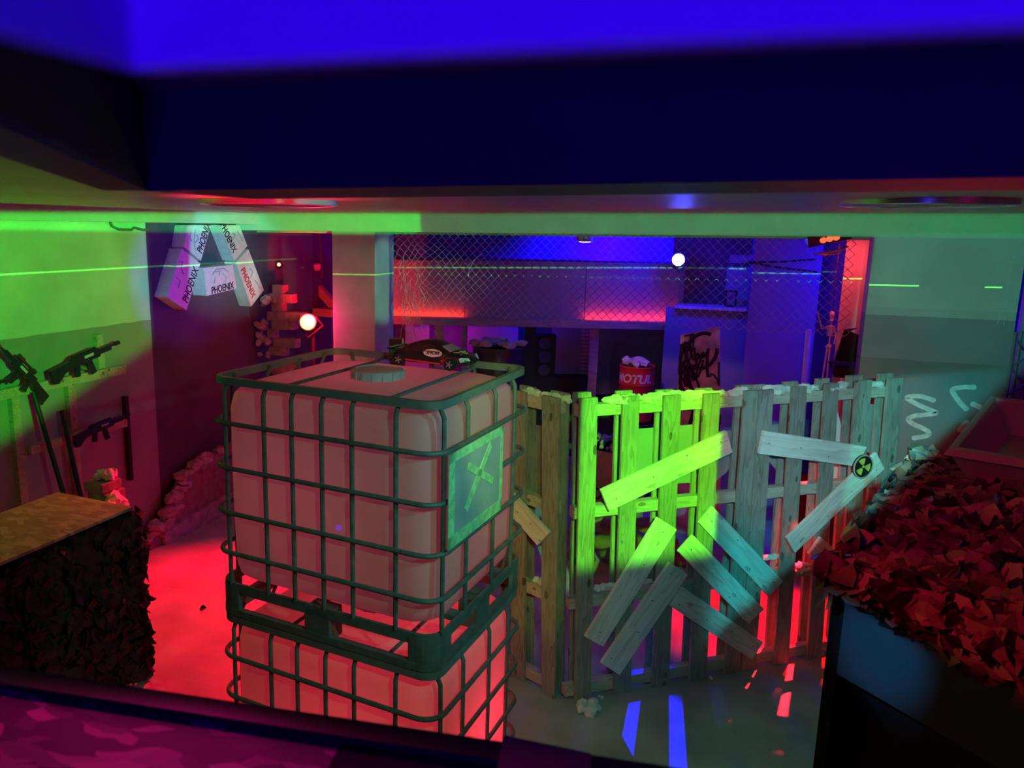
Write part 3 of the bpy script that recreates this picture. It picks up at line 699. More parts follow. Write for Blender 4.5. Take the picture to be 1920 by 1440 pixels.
def rifle(label, p_butt, p_muz, u, scope=True, roll=0, scale=1.0, acc='black'):
    a, b = wl(*p_butt, u), wl(*p_muz, u); L = (b-a).length; x = (b-a).normalized(); z = x.cross(V3((1, 0, 0))).normalized()
    if z.z < 0: z = -z
    y = z.cross(x); m4 = frame(a, x, y, z)
    t = thing('toy_rifle', label, 'toy rifle', group='toy rifles on the rack', m=m4)
    s = L/.75
    def P(lo, hi, nm, mat='gloss_black', bv=.004): return MB().span([c*s for c in lo], [c*s for c in hi]).xf(m4).build(nm, M[mat], t, bevel=bv*s)
    P((.22, -.025, -.03), (.52, .025, .05), 'receiver')
    MB().prism([(0, -.02*s, .02*s), (0, -.02*s, -.10*s), (.05*s, -.02*s, -.11*s), (.13*s, -.02*s, -.05*s), (.23*s, -.02*s, -.03*s), (.23*s, -.02*s, .035*s)], (0, .04*s, 0)).xf(m4).build('stock', M['gloss_black'], t, bevel=.004*s)
    MB().tube([(.5*s, 0, .015*s), (.75*s, 0, .015*s)], .012*s, 10).xf(m4).build('barrel', M['gloss_black'], t, smooth=True)
    P((.50, -.022, -.015), (.66, .022, .035), 'handguard')
    MB().lathe([(.018*s, 0), (.02*s, .03*s), (.02*s, .05*s)], 12, Matrix.Translation((.72*s, 0, .015*s)) @ Matrix.Rotation(pi/2, 4, 'Y')).xf(m4).build('muzzle', M['drum_red'] if acc == 'red' else M['gloss_black'], t, smooth=True)
    MB().prism([(.25*s, -.015*s, -.03*s), (.30*s, -.015*s, -.03*s), (.275*s, -.015*s, -.13*s), (.225*s, -.015*s, -.12*s)], (0, .03*s, 0)).xf(m4).build('grip', M['gloss_black'], t, bevel=.003*s)
    MB().prism([(.37*s, -.014*s, -.03*s), (.43*s, -.014*s, -.03*s), (.455*s, -.014*s, -.15*s), (.40*s, -.014*s, -.16*s)], (0, .028*s, 0)).xf(m4).build('magazine', M['gloss_black'], t, bevel=.003*s)
    if scope:
        MB().lathe([(.024*s, 0), (.024*s, .04*s), (.014*s, .06*s), (.014*s, .16*s), (.026*s, .19*s), (.026*s, .25*s), (.02*s, .25*s)], 16, Matrix.Translation((.27*s, 0, .085*s)) @ Matrix.Rotation(pi/2, 4, 'Y')).xf(m4).build('scope', M['gloss_black'], t, smooth=True)
        for q_ in (.33, .45): P((q_-.01, -.012, .05), (q_+.01, .012, .075), 'scope_mount', bv=.001)
    else: P((.24, -.01, .05), (.5, .01, .065), 'sight_rail', bv=.001)
    P((.35, -.027, .005), (.45, .027, .03), 'side_plate', 'plate', .002)
    return t
rifle('toy rifle with scope tilted across the upper plank, muzzle up at photo left edge', (88, 745), (-6, 648), UL+.16, True, scale=1, acc='red')
rifle('toy rifle lying level on the right end of the upper plank', (94, 700), (220, 646), UL+.19, False)
rifle('dark toy rifle lying on the lower plank', (138, 822), (240, 780), UL+.18, False)
rifle('toy rifle hanging at the far left end of the upper plank', (-60, 730), (24, 712), UL+.17, False)
for lab, p, q_ in (('long black pole leaning on the rack under the tilted rifle', (62, 735), (122, 935)), ('thin dark pole leaning on the rack right of the long pole', (116, 770), (152, 935))):
    a, b = wl(*p, UL+.13), wl(*q_, UL+.42); d = (b-a)/(b.z-a.z); b = a + d*(-a.z+.005)
    tag(MB().tube([a, b], .02, 10).build('leaning_pole', M['black'], org=b, smooth=True), lab, 'pole', 'poles leaning on the gun rack')
# cable along the top of the left wall
tag(MB().tube([at_u(x, y, UL+.02) for x, y in ((206, 414), (210, 424), (222, 430), (246, 431), (252, 427), (268, 431), (278, 431))], .012, 8).build('wall_pipe', M['galv'], org=at_u(240, 430, UL+.02), smooth=True), 'thin bent pipe at the top of the left wall under the beam', 'pipe')
# broken plaster ruin along the foot of the left wall
RU = UL + .16
edge = [(282, 1026), (292, 1008), (304, 1000), (303, 990), (318, 982), (322, 962), (330, 955), (326, 938), (338, 930), (345, 916), (352, 905), (350, 893), (362, 888), (372, 872), (386, 868), (392, 858), (420, 848), (462, 826)]
top = [at_u(x, y, RU) for x, y in edge]; bot = [V3((RU, p.y, 0)) for p in (top[0], top[-1])]
top[0].z = max(top[0].z, .01)
ruin = thing('broken_wall', 'jagged broken plaster wall along the foot of the left wall', 'ruin', (RU, 6.6, 0))
MB().prism(top + [bot[1], bot[0]], (-.14, 0, 0)).build('plaster_slab', M['brick'], ruin)
mb = MB()
for i, p in enumerate(top[1:]): mb.lump(p+V3((-.05, 0, 0)), .07 + .03*random.random(), i, .5, 2, (.9, 1.2, .7))
mb.build('foam_edge', M['foam_dirty'], ruin, smooth=True)
mb = MB(); mb.prism([V3((RU+.04, top[2].y, 0)), V3((RU+.04, top[2].y, .12)), V3((RU+.04, top[9].y, .16)), V3((RU+.04, top[-1].y, .22)), V3((RU+.04, top[-1].y, 0))], (-.05, 0, 0))
mb.build('skirting_plaster', M['foam_dirty'], ruin)
# brick stub with foam behind the camouflaged crate
sb = at_v(198, 940, 4.45); sb.z = 0
stub = thing('brick_stub', 'short brick stub capped with foam behind the left crate', 'ruin', sb)
hgt = at_v(198, 893, 4.45).z
mb = MB()
for k in range(int(hgt/.085)): mb.box(sb+V3((.01*(-1)**k, .008*(-1)**k, .0425+.085*k)), (.20, .20, .078))
mb.build('brick_course', M['brick'], stub, bevel=.006)
MB().foam(sb+V3((0, 0, hgt)), .08, 33, 6, (1.2, 1.2, .3)).build('foam_cap', M['foam'], stub, smooth=True)
MB().foam(sb+V3((.16, -.12, hgt-.17)), .10, 35, 7, (1.2, 1, .5)).build('foam_lump', M['foam'], stub, smooth=True)

# camouflaged crate, front left
CX0, CX1, CV0, CV1, CZ = -4.40, -3.735, 1.7, 3.665, 1.22
crate = thing('barricade_crate', 'large crate with strand board top at the left, camouflage hanging down its side', 'crate', ((CX0+CX1)/2, 2.7, 0))
MB().span((CX0+.02, CV0, 0), (CX1-.02, CV1-.02, CZ-.02)).build('box', M['black'], crate)
MB().span((CX0, CV0, CZ-.02), (CX1+.01, CV1, CZ)).build('top_board', M['osb'], crate, bevel=.003)
def leaves(mb, spots, size, rd, droop=.4):
    for p, nrm_ in spots:
        nrm_ = V3(nrm_).normalized(); x = nrm_.orthogonal().normalized()
        x = (Matrix.Rotation(rd.uniform(0, 2*pi), 3, nrm_) @ x); tilt = rd.uniform(-.7, .7)
        y = nrm_.cross(x); R_ = Matrix.Rotation(tilt, 3, x) @ Matrix.Rotation(rd.uniform(-.6, .6), 3, y)
        x = R_ @ x; y = R_ @ y; z = x.cross(y); L = size*rd.uniform(.6, 1.25); W_ = L*rd.uniform(.28, .45); b = rd.uniform(.05, .35)*L
        P = [p - x*L*.5, p - x*L*.18 + y*W_*.8 + z*b*.3, p + x*L*.12 + y*W_ + z*b*.2, p + x*L*.5 - z*b*.6, p + x*L*.15 - y*W_ + z*b*.5, p - x*L*.2 - y*W_*.75 + z*b*.2, p + z*b*.15]
        mb.add(P, [(6, 0, 1), (6, 1, 2), (6, 2, 3), (6, 3, 4), (6, 4, 5), (6, 5, 0)])
rd = random.Random(5); sp = []
for i in range(1500):
    v = rd.uniform(CV0, CV1+.03); z = rd.uniform(.02, CZ-.05); d = rd.uniform(.01, .07)
    sp.append((V3((CX1+d, v, z)), (1, rd.uniform(-.5, .5), rd.uniform(-.2, .6))))
for i in range(500):
    sp.append((V3((rd.uniform(CX0, CX1+.05), CV1+rd.uniform(.0, .07), rd.uniform(.02, CZ-.05))), (rd.uniform(-.3, .5), 1, rd.uniform(-.2, .6))))
mb = MB(); leaves(mb, sp, .11, rd)
tag(mb.build('camouflage_net', M['leaf_black'], org=(CX1, 2.7, CZ)), 'black camouflage net of cloth leaves hanging over the left crate', 'camouflage net')
# a dead leaf on the red floor
c = at_z(380, 1143, .006); mb = MB(); leaves(mb, [(c+V3((0, 0, .012)), (0, 0, 1))], .10, random.Random(2))
tag(mb.build('fallen_leaf', M['leaf_black'], org=c), 'dark leaf lying on the red floor left of the containers', 'leaf')

# ================================================================== RIGHT CABINET WITH CAMOUFLAGE AND CRATE
KT = 2.0
kFL, kBL, kFR = at_z(1588, 1092, KT), at_z(1752, 868, KT), at_z(1990, 1275, KT)
kx = (kFR-kFL).normalized(); kB = (kBL-kFL)
kR = kFL + kx*1.25; kd = kB.length
cab = thing('cabinet', 'dark cabinet at the lower right with a leaf net over its top', 'cabinet', kFL*1 - V3((0, 0, KT)))
MB().prism([kFL, kR, kR+kB, kBL], (0, 0, -.30)).build('upper_box', M['cabinet'], cab, bevel=.004)
ins = kx*.03 + kB.normalized()*.09
MB().prism([kFL+ins-V3((0, 0, .301)), kR+kB.normalized()*.09-V3((0, 0, .301)), kR+kB-V3((0, 0, .301)), kBL+kx*.03-V3((0, 0, .301))], (0, 0, -(KT-.301))).build('base_box', M['black'], cab)
MB().prism([kFL+kx*.0-V3((0, 0, .0)), kFL-kx*.04, kBL-kx*.04, kBL], (0, 0, -KT)).build('side_panel', M['black_soft'], cab)
rd = random.Random(9); sp = []
kn = kx.cross(kB.normalized()); kn = kn if kn.z > 0 else -kn
def mound(a, b): return .035 + .10*max(0, math.sin(pi*min(max(a, 0), 1))**.6)*max(0, math.sin(pi*min(max(b, 0.05), .95))) + .05*noise.noise(V3((a*4, b*4, 2)))
for i in range(2700):
    a, b = rd.uniform(-.04, 1.0), rd.uniform(-.05, 1.02)
    p = kFL + kx*1.25*a + kB*b + V3((0, 0, mound(a, b)*rd.uniform(.75, 1.05)))
    sp.append((p, (rd.uniform(-.5, .3), -.6+rd.uniform(-.4, .4), .9)))
for i in range(420):    # hanging over the front edge, longer towards the right
    a = rd.uniform(-.04, 1); dr = rd.uniform(-.02, .03+.16*a)
    sp.append((kFL + kx*1.25*a + V3((0, 0, .03-dr)) - kB.normalized()*rd.uniform(.01, .06), (-.3, -1, .4)))
for i in range(200):
    b = rd.uniform(-.03, 1); sp.append((kFL + kB*b - kx*rd.uniform(.02, .09) + V3((0, 0, rd.uniform(-.06, .06))), (-1, -.2, .6)))
base = MB(); G = 16; vs = []
for i in range(G+1):
    for j in range(G+1):
        a, b = i/G, j/G; vs.append(kFL + kx*1.25*a + kB*b + V3((0, 0, .012 + .8*(mound(a, b)-.03))))
mb = MB(); mb.add(vs, [(i*(G+1)+j, (i+1)*(G+1)+j, (i+1)*(G+1)+j+1, i*(G+1)+j+1) for i in range(G) for j in range(G)])
leaves(mb, sp, .092, rd)
tag(mb.build('camouflage_net', M['leaf'], org=kFL), 'heap of camouflage leaf netting over the cabinet at the right', 'camouflage net')
# open plastic crate standing behind the netting
bz0 = 2.06
bA, bB = at_z(1778, 846, bz0+.16), at_z(1857, 747, bz0+.16)
bd = (bB-bA); bw = V3((bd.y, -bd.x, 0)).normalized()
if bw.x < 0: bw = -bw
bC, bD_ = bB+bw*.75, bA+bw*.75
bcen = (bA+bC)/2
bn = thing('plastic_crate', 'open shallow plastic crate standing behind the netting at the right', 'crate', V3((bcen.x, bcen.y, bz0)))
rim = [bA, bB, bC, bD_]; inn = [bcen + (p-bcen)*.93 for p in rim]; flo = [bcen + (p-bcen)*.72 - V3((0, 0, .13)) for p in rim]; flo2 = [bcen + (p-bcen)*.78 - V3((0, 0, .16)) for p in rim]
MB().add(flo + [p-V3((0, 0, .03)) for p in flo], [(0, 1, 2, 3), (4, 7, 6, 5), (0, 4, 5, 1), (1, 5, 6, 2), (2, 6, 7, 3), (3, 7, 4, 0)]).build('crate_floor', M['bin'], bn)
mb = MB(); vs = rim + inn + flo + flo2
fs = []
for k in range(4):
    j = (k+1) % 4; fs += [(4+k, 4+j, 8+j, 8+k), (j, k, 12+k, 12+j), (8+k, 8+j, 12+j, 12+k)]
mb.add(vs, fs).build('crate_wall', M['bin'], bn)
mb = MB(); vs = [p+V3((0, 0, .012)) for p in rim+inn] + [bcen+(p-bcen)*1.03-V3((0, 0, .012)) for p in rim] + [p-V3((0, 0, .002)) for p in inn]
fs = []
for k in range(4):
    j = (k+1) % 4; fs += [(k, j, 4+j, 4+k), (k, 8+k, 8+j, j), (4+k, 4+j, 12+j, 12+k), (8+k, 12+k, 12+j, 8+j)]
mb.add(vs, fs).build('crate_rim', M['bin'], bn)

# ================================================================== BEHIND THE FENCE
def drum(name, label, c, r, h, mat, grp=None, lettering=None, size=.1, ang=0.0, lm='white_print', keg=False):
    t = thing(name, label, 'drum', c, grp)
    p = [(r*.96, .0), (r*1.02, .006), (r*1.02, .016), (r, .024), (r, h*.32), (r*1.03, h*.335), (r*1.03, h*.355), (r, h*.37), (r, h*.64), (r*1.03, h*.655), (r*1.03, h*.675), (r, h*.69), (r, h-.024)]
    MB().lathe(p + [(r*.98, h-.024), (r*.97, h-.02)], 48, Matrix.Translation(V3(c))).build('shell', mat, t, smooth=True)
    MB().lathe([(r*.97, h-.03), (r*1.02, h-.026), (r*1.03, h-.012), (r*1.01, h), (r*.95, h), (r*.94, h-.02)], 48, Matrix.Translation(V3(c))).build('lid_ring', mat, t, smooth=True)
    if lettering:
        mb_frame = None
        d = V3((math.cos(ang), math.sin(ang), 0)); x = V3((0, 0, 1)).cross(d)
        o = text_mesh('drum_lettering', lettering, size, M[lm], frame(V3(c)+V3((0, 0, h*.78 if keg else h*.5)), x, V3((0, 0, 1)), d), t, shear=.2, bold=.004, extr=.002)
        # wrap the lettering round the shell
        for v in o.data.vertices:
            a = v.co.x/r; v.co = V3((r*1.0*math.sin(a)*1.012, v.co.y, r*math.cos(a)*1.012 + v.co.z))
        o.matrix_local = WORLD[t.name].inverted() @ frame(V3(c)+V3((0, 0, h*.78 if keg else h*.5)), x, V3((0, 0, 1)), d)
    return t
def onD(px, py, D):   # floor point whose column shows at px, at horizontal distance D along the view
    r = ray(px, py); k = D/r.dot(V3((CF.x, CF.y, 0)).normalized()); p = CAM + r*k; return p
dk = onD(934, 648, 8.7); dk.z = 0
drum('steel_drum', 'blue black drum at the bottom of the stack of two beside the kiosk', dk, .285, .872, M['drum_black'], 'stacked dark drums')
drum('steel_drum', 'blue black drum with rubble on its lid, topmost of the stack beside the kiosk', dk+V3((0, 0, .874)), .285, .872, M['drum_black'], 'stacked dark drums')
mb = MB(); rd = random.Random(3)
for i in range(26):
    a = rd.uniform(0, 2*pi); rr_ = .27*math.sqrt(rd.random()); mb.lump(dk+V3((rr_*math.cos(a), rr_*math.sin(a), 1.765+.03*rd.random())), rd.uniform(.04, .075), i, .4, 1, (1.1, 1, .6))
tag(mb.build('stone_rubble', M['rock'], org=dk+V3((0, 0, 1.75)), smooth=True), 'grey stone rubble heaped on the dark stacked drum', 'rubble', kind='stuff')
tn = onD(1160, 800, 7.6); tn.z = 0
cam_ang = math.atan2(-tn.y, -tn.x)
drum('steel_drum', 'pale drum with rubble on its lid standing behind the fence', tn, .29, .90, M['drum_tan'], None, 'OL', .17, cam_ang-.55, 'print')
mb = MB()
for i in range(60):
    a = rd.uniform(0, 2*pi); rr_ = .265*math.sqrt(rd.random()); mb.lump(tn+V3((rr_*math.cos(a), rr_*math.sin(a), .92+.05*rd.random())), rd.uniform(.02, .04), i, .4, 1)
tag(mb.build('stone_rubble', M['rock'], org=tn+V3((0, 0, .9)), smooth=True), 'small pinkish stones heaped on the pale drum behind the fence', 'rubble', kind='stuff')
rk = onD(1195, 690, 8.9); rk.z = 0
topz = onD(1195, 684, 8.9).z
drum('steel_drum', 'dark drum hidden behind the fence, carrying the small red drum', rk, .29, .86, M['drum_black'])
ka = math.atan2(-rk.y, -rk.x)
drum('oil_keg', 'small red oil drum with white lettering and foam on top', rk+V3((0, 0, .862)), .195, topz-.862, M['drum_red'], None, 'MOTUL', .135, ka-.25, 'white_print', keg=True)
mb = MB()
for i in range(9):
    a = rd.uniform(0, 2*pi); rr_ = .15*math.sqrt(rd.random()); mb.lump(rk+V3((rr_*math.cos(a), rr_*math.sin(a), topz+.03)), rd.uniform(.04, .065), i+50, .4, 2, (1.1, 1, .8))
tag(mb.build('foam_heap', M['foam_dirty'], org=rk+V3((0, 0, topz)), smooth=True), 'lumps of dried foam on top of the small red drum', 'foam')
# sandbags piled in front of the pale drum
sb0 = onD(1190, 900, 6.75); sb0.z = 0; sdir = V3((CR.x, CR.y, 0)).normalized(); k = 0
for row, cnt in enumerate((4, 3, 2)):
    for i in range(cnt):
        c = sb0 + sdir*(.30*(i-(cnt-1)/2)) + V3((0, 0, .083+.150*row)); k += 1
        o = MB().lump(c, 1, k, .10, 3, (.135, .11, .072)).build('sandbag', M['sack'], org=c, smooth=True)
        tag(o, 'dark sandbag in the pile behind the fence, below the pale drum', 'sandbag', 'sandbags behind the fence')
# kiosk with a timber ledge
hL, hR = at_z(740, 592, 1.97), at_z(1275, 603, 1.97)
HD = V3((hR.x-hL.x, hR.y-hL.y, 0)).normalized(); HN = V3((-HD.y, HD.x, 0))     # HN points away from the camera
HO = V3((hL.x, hL.y, 0)); HM = frame(HO, HD, HN, V3((0, 0, 1)))
def hl(x, y, t=0): return HM.inverted() @ at_p(x, y, HO+HN*t, HN)
kiosk = thing('kiosk', 'wooden kiosk with boarded front and timber ledge in the back room', 'kiosk', m=HM)
W0 = hl(722, 590).x; W1 = hl(1278, 600).x; ZL = 1.97
TOPZ = (hl(760, 496).z + hl(1260, 495).z)/2
cuts = [W0, hl(872, 540).x, hl(1098, 540).x, W1]
for i in range(3):
    MB().span((cuts[i]+.003, 0, ZL), (cuts[i+1]-.003, .05, TOPZ)).xf(HM).build('front_board', M['pale_panel'] if i != 1 else M['grey_board'], kiosk, bevel=.003)
MB().span((W0, -.14, ZL-.09), (W1+.02, .10, ZL)).xf(HM).build('ledge_beam', M['timber'], kiosk, bevel=.006)
MB().span((W0, .0, TOPZ), (W1, .9, TOPZ+.03)).xf(HM).build('roof_board', M['grey_board'], kiosk)
for a, b, mt in ((816, 832, 'timber'), (866, 876, 'timber'), (982, 1004, 'black'), (1106, 1122, 'timber'), (1256, 1278, 'timber')):
    x0, x1 = hl(a, 640).x, hl(b, 640).x
    MB().span((x0, -.03, 0), (x1, .06, ZL-.09)).xf(HM).build('post', M[mt], kiosk, bevel=.004)
MB().span((W1-.05, .0, 0), (W1, .9, TOPZ)).xf(HM).build('end_wall', M['grey_board'], kiosk)
MB().span((W0, .86, 0), (W1, .9, TOPZ)).xf(HM).build('back_wall', M['wall_dark'], kiosk)
def hrect(nm, x0, y0, x1, y1, t, th, mt):
    a, b = hl(x0, y0, t), hl(x1, y1, t); return MB().span((a.x, t, b.z), (b.x, t+th, a.z)).xf(HM).build(nm, M[mt], kiosk)
hrect('back_panel', 760, 600, 804, 735, .80, .04, 'pale_panel'); hrect('back_panel', 876, 600, 968, 735, .80, .04, 'pale_panel')  # paler pieces put the lit parts of the back wall into colour
hrect('back_panel', 1036, 606, 1090, 704, .78, .04, 'pale_panel')
sh = hrect('shutter', 1090, 606, 1112, 706, .78, .03, 'white_board')
a, b = hl(1090, 606, .77), hl(1112, 706, .77)
for k in range(14):
    z = b.z + (a.z-b.z)*(k+.5)/14; MB().span((a.x, .765, z-.012), (b.x, .78, z+.004)).xf(HM).build('shutter_slat', M['pale_panel'], sh)
hrect('side_sheet', 1124, 612, 1142, 740, .5, .02, 'pale_panel'); hrect('side_sheet', 1142, 612, 1256, 740, .62, .02, 'purple_fabric')
hrect('counter', 1000, 706, 1118, 740, .30, .25, 'black')
# a stack of dark apparatus in the kiosk window
a = hl(1022, 650, .3); 
ap = thing('apparatus', 'dark stacked electrical apparatus standing in the kiosk opening', 'apparatus', HM @ V3((a.x, .42, 0)))
mb = MB(); mb.span((a.x-.14, .34, 0), (a.x+.14, .54, 1.72)); mb.xf(HM).build('cabinet_body', M['black'], ap, bevel=.01)
for zc in (1.62, 1.45, 1.28):
    MB().lathe([(.07, 0), (.075, .02), (.055, .03), (.02, .012)], 24, HM @ Matrix.Translation((a.x, .34, zc)) @ Matrix.Rotation(pi/2, 4, 'X')).build('dial', M['cabinet'], ap, smooth=True)
# white cord column above the drum
p = onD(932, 640, 9.2)
tp, bt = onD(932, 604, 9.2), onD(932, 645, 9.2)
# hanging chain link under the beam
def chain_link(u0, u1, z0, z1, v, pitch=.082, r=.0033):
    mb = MB(); n = int((u1-u0)/pitch*2); h = pitch/2; rows = int((z1-z0)/h)
    for i in range(n):
        pts = []; rd = random.Random(i)
        for k in range(rows+1):
            z = z1 - k*h; ph = (k + i) % 2
            x = u0 + i*h + (h*.5 if ph else -h*.5)
            sag = .05*noise.noise(V3((x*.9, z*1.2, 3))) + .016*noise.noise(V3((x*4, z*4, 8)))
            lft = math.exp(-((x-u0)/.55)**2)
            pts.append(V3((x + sag*.7 + lft*.05*noise.noise(V3((x*5, z*5, 1))), v + .03*sag + (.004 if ph else -.004) + lft*.04*noise.noise(V3((x*3, z*3, 5))), z + sag*.5 + lft*.05*noise.noise(V3((x*5, z*5, 9))))))
        cut = rows+1
        lim = z0 + .10*noise.noise(V3((i*.12, 0, 4)))
        pts = [p for p in pts if p.z > lim]
        mb.tube(pts, r, 4, cap=False)
    return mb
CLV = BV + .32
cu0, cu1 = at_v(738, 500, CLV).x + .02, ur0 - .02
cl = chain_link(cu0, cu1, at_v(1000, 606, CLV).z, 2.993, CLV)
# loose torn strands near the pillar and one broken wire
rd = random.Random(12)
for i in range(26):
    x = cu0 + abs(rd.gauss(.02, .16)) + .05; z = rd.uniform(2.0, 2.75); pts = []
    for k in range(9):
        pts.append(V3((x, CLV-.02+rd.uniform(-.02, .02), z))); x += rd.uniform(-.02, .045); z -= rd.uniform(.02, .075)
    cl.tube(pts, .0032, 4)
cl.tube([at_v(x, y, CLV-.03) for x, y in ((905, 475), (890, 487), (880, 503), (878, 520))], .003, 5)
o = cl.build('chain_link_mesh', M['mesh_wire'], org=(cu0, CLV, 2.99))
tag(o, 'rusty chain link mesh hanging below the cross beam', 'wire mesh')

# dark box on a post behind the containers
p = onD(742, 634, 6.6)
bx = thing('box_on_post', 'small black box on a post behind the toy car', 'box', V3((p.x, p.y, 0)))
r_ = V3((CR.x, CR.y, 0)).normalized()
m_ = frame(V3((p.x, p.y, 0)), r_, V3((-r_.y, r_.x, 0)), V3((0, 0, 1)))
MB().span((-.055, -.05, p.z-.18), (.055, .05, p.z)).xf(m_).build('black_box', M['gloss_black'], bx, bevel=.004)
MB().span((.056, -.05, p.z-.10), (.066, .04, p.z-.005)).xf(m_).build('pale_edge', M['white_board'], bx)
MB().span((-.03, -.03, 0), (.03, .03, p.z-.18)).xf(m_).build('post', M['black'], bx)

# ruined brick column with foam, back left
bv = 7.35
def bl(x, y): return at_v(x, y, bv)
b0 = bl(520, 700)
colm = thing('brick_ruin', 'ruined brick column with foam lumps beside the cartons', 'ruin', V3((b0.x, bv, 0)))
rows = int(2.62/.10); mb = MB(); rd = random.Random(8)
lft, rgt = bl(507, 600).x, bl(548, 560).x
for k in range(rows):
    z = .05+.10*k
    yy = None
    right = bl(534, 640).x + (.14*((k % 3)-1)) + (.10 if z > 1.9 else 0) - (.25 if z > 2.3 else 0)
    x = lft + (.05 if k % 2 else 0)
    if z > 2.15: x += .02
    while x < right:
        wd = min(.21, right-x+.03); mb.box((x+wd/2, bv+rd.uniform(-.01, .03), z), (wd+.002, .12, .101)); x += wd
mb.build('brick_work', M['brick'], colm, bevel=.006)
for px, py, r in ((510, 566, .08), (500, 604, .085), (500, 636, .07), (501, 662, .06)):
    c = bl(px, py); MB().foam(c+V3((0, -.06, 0)), r, px+py, 5, (1, .6, .8)).build('foam_lump', M['foam_dirty'], colm, smooth=True)
# dark beam and shelf between ruin and pillar
sv = 8.5
a, b = at_v(590, 582, sv), at_v(640, 582, sv)
shf = thing('timber_shelf', 'red-lit timber shelf beside the pillar above the bright red lamp', 'shelf', (a+b)/2)
MB().span((a.x, sv-.05, a.z-.07), (b.x+.4, sv+.25, a.z+.03)).build('board', M['timber'], shf, bevel=.004)
MB().span((b.x+.2, sv+.1, 0), (b.x+.3, sv+.2, a.z-.07)).build('bracket', M['timber'], shf)
a, b = at_v(568, 508, sv+.2), at_v(640, 588, sv+.2)
tag(MB().bar(a, b, .10, .10).build('slanted_timber', M['timber'], org=(a+b)/2), 'dark slanted timber left of the pillar', 'timber')
a = at_v(600, 478, sv+.1); b = at_v(604, 522, sv+.1)
hk = thing('hanging_device', 'small camera-like device hanging on a rod left of the pillar', 'lantern', a)  # camera-like device, gives no light
MB().bar(a+V3((0, 0, .55)), b, .03, .03).build('rod', M['galv'], hk)
MB().lathe([(.03, -.05), (.06, -.02), (.06, .03), (.03, .05)], 16, Matrix.Translation(at_v(595, 500, sv+.1))).build('device_body', M['white_board'], hk, smooth=True)

# white board with black scribbles leaning by the kiosk
gv = 8.2
gq = [at_v(x, y, gv) for x, y in ((1276, 628), (1350, 612), (1368, 724), (1276, 736))]
gq = [gq[0], gq[1], V3((gq[2].x+.05, gv-.25, .0)), V3((gq[3].x, gv-.25, .0))]
gn = (gq[1]-gq[0]).cross(gq[3]-gq[0]).normalized()
if gn.y > 0: gn = -gn
gb = thing('painted_board', 'white leaning board covered with black brush strokes', 'board', (gq[2]+gq[3])/2)
MB().prism(gq, -gn*.03).build('board_panel', plain('smeared white board', (.70, .66, .70), .6, .6, 7), gb, bevel=.003)
def gp(s, t): return (gq[0]*(1-s)+gq[1]*s)*(1-t) + (gq[3]*(1-s)+gq[2]*s)*t + gn*.003
rd = random.Random(4)
for k in range(20):
    s, t = rd.uniform(.08, .9), rd.uniform(.03, .42); ds, dt = rd.uniform(-.2, .2), rd.uniform(-.09, .09); pts = []
    for i in range(9):
        f_ = i/8; pts.append(gp(min(max(s+ds*2*f_+.10*math.sin(f_*5+k), .03), .97), min(max(t+dt*2*f_+.05*math.cos(f_*6+k*2), .01), .6)))
    MB().tube(pts, rd.uniform(.008, .022), 5).build('brush_stroke', M['print'], gb)
cir = MB().tube([gp(.55+.38*math.cos(a), .10+.085*math.sin(a)) for a in [2*pi*i/24*.85 for i in range(25)]], .018, 6); cir.build('brush_stroke', M['print'], gb)

# partition panel, window opening and their neighbours in the back right
PVv = 8.7
p0, p1 = at_v(1402, 600, PVv), at_v(1530, 600, PVv)
struct(MB().span((p0.x, PVv, 0), (p1.x, PVv+.06, 3.17)).build('wall_partition', M['wall_blue']))
p2, p3 = at_v(1531, 600, PVv+.3), at_v(1580, 600, PVv+.3)
struct(MB().span((p2.x-.1, PVv+.5, 0), (p3.x+.2, PVv+.56, 3.17)).build('wall_recess', M['wall_dark']))  # dark colour holds the shade of this gap against the blue lamp
wv = 9.4
a, b, c = at_v(1283, 573, wv), at_v(1400, 573, wv), at_v(1365, 500, wv)
win = struct(MB().span((a.x-.2, wv+.32, a.z), (b.x, wv+.36, 3.17)).build('window_1', M['wall_dark']))  # dark colour stands for the unlit room inside the window
MB().span((a.x-.2, wv+.0, 0), (b.x+.1, wv+.10, a.z-.03)).build('window_wall', M['wall_blue'], win)
MB().span((a.x-.1, wv-.06, a.z-.03), (b.x, wv+.31, a.z)).build('window_sill', M['white_board'], win)
MB().span((at_v(1362, 520, wv+.28).x, wv+.28, a.z+.002), (b.x, wv+.32, at_v(1380, 500, wv+.28).z)).build('window_panel', M['pale_panel'], win)  # paler colour stands for the lit wall inside
MB().span((at_v(1368, 485, wv+.26).x, wv+.26, at_v(1380, 493, wv+.26).z), (b.x, wv+.30, at_v(1380, 478, wv+.26).z)).build('window_blind', M['purple_fabric'], win)
f0_, f1_ = at_v(1361, 536, wv+.1), at_v(1381, 568, wv+.1)
pf = thing('picture_frame', 'small framed picture standing on the back window sill', 'picture', V3(((f0_.x+f1_.x)/2, wv+.1, a.z)))
fh = f0_.z-f1_.z
MB().span((f0_.x, wv+.1, a.z+.001), (f1_.x, wv+.12, a.z+fh)).build('frame', M['black'], pf)
MB().span((f0_.x+.02, wv+.094, a.z+.02), (f1_.x-.02, wv+.1, a.z+fh-.02)).build('picture_panel', plain('faded picture', (.3, .22, .25), .6, .8, 14), pf)
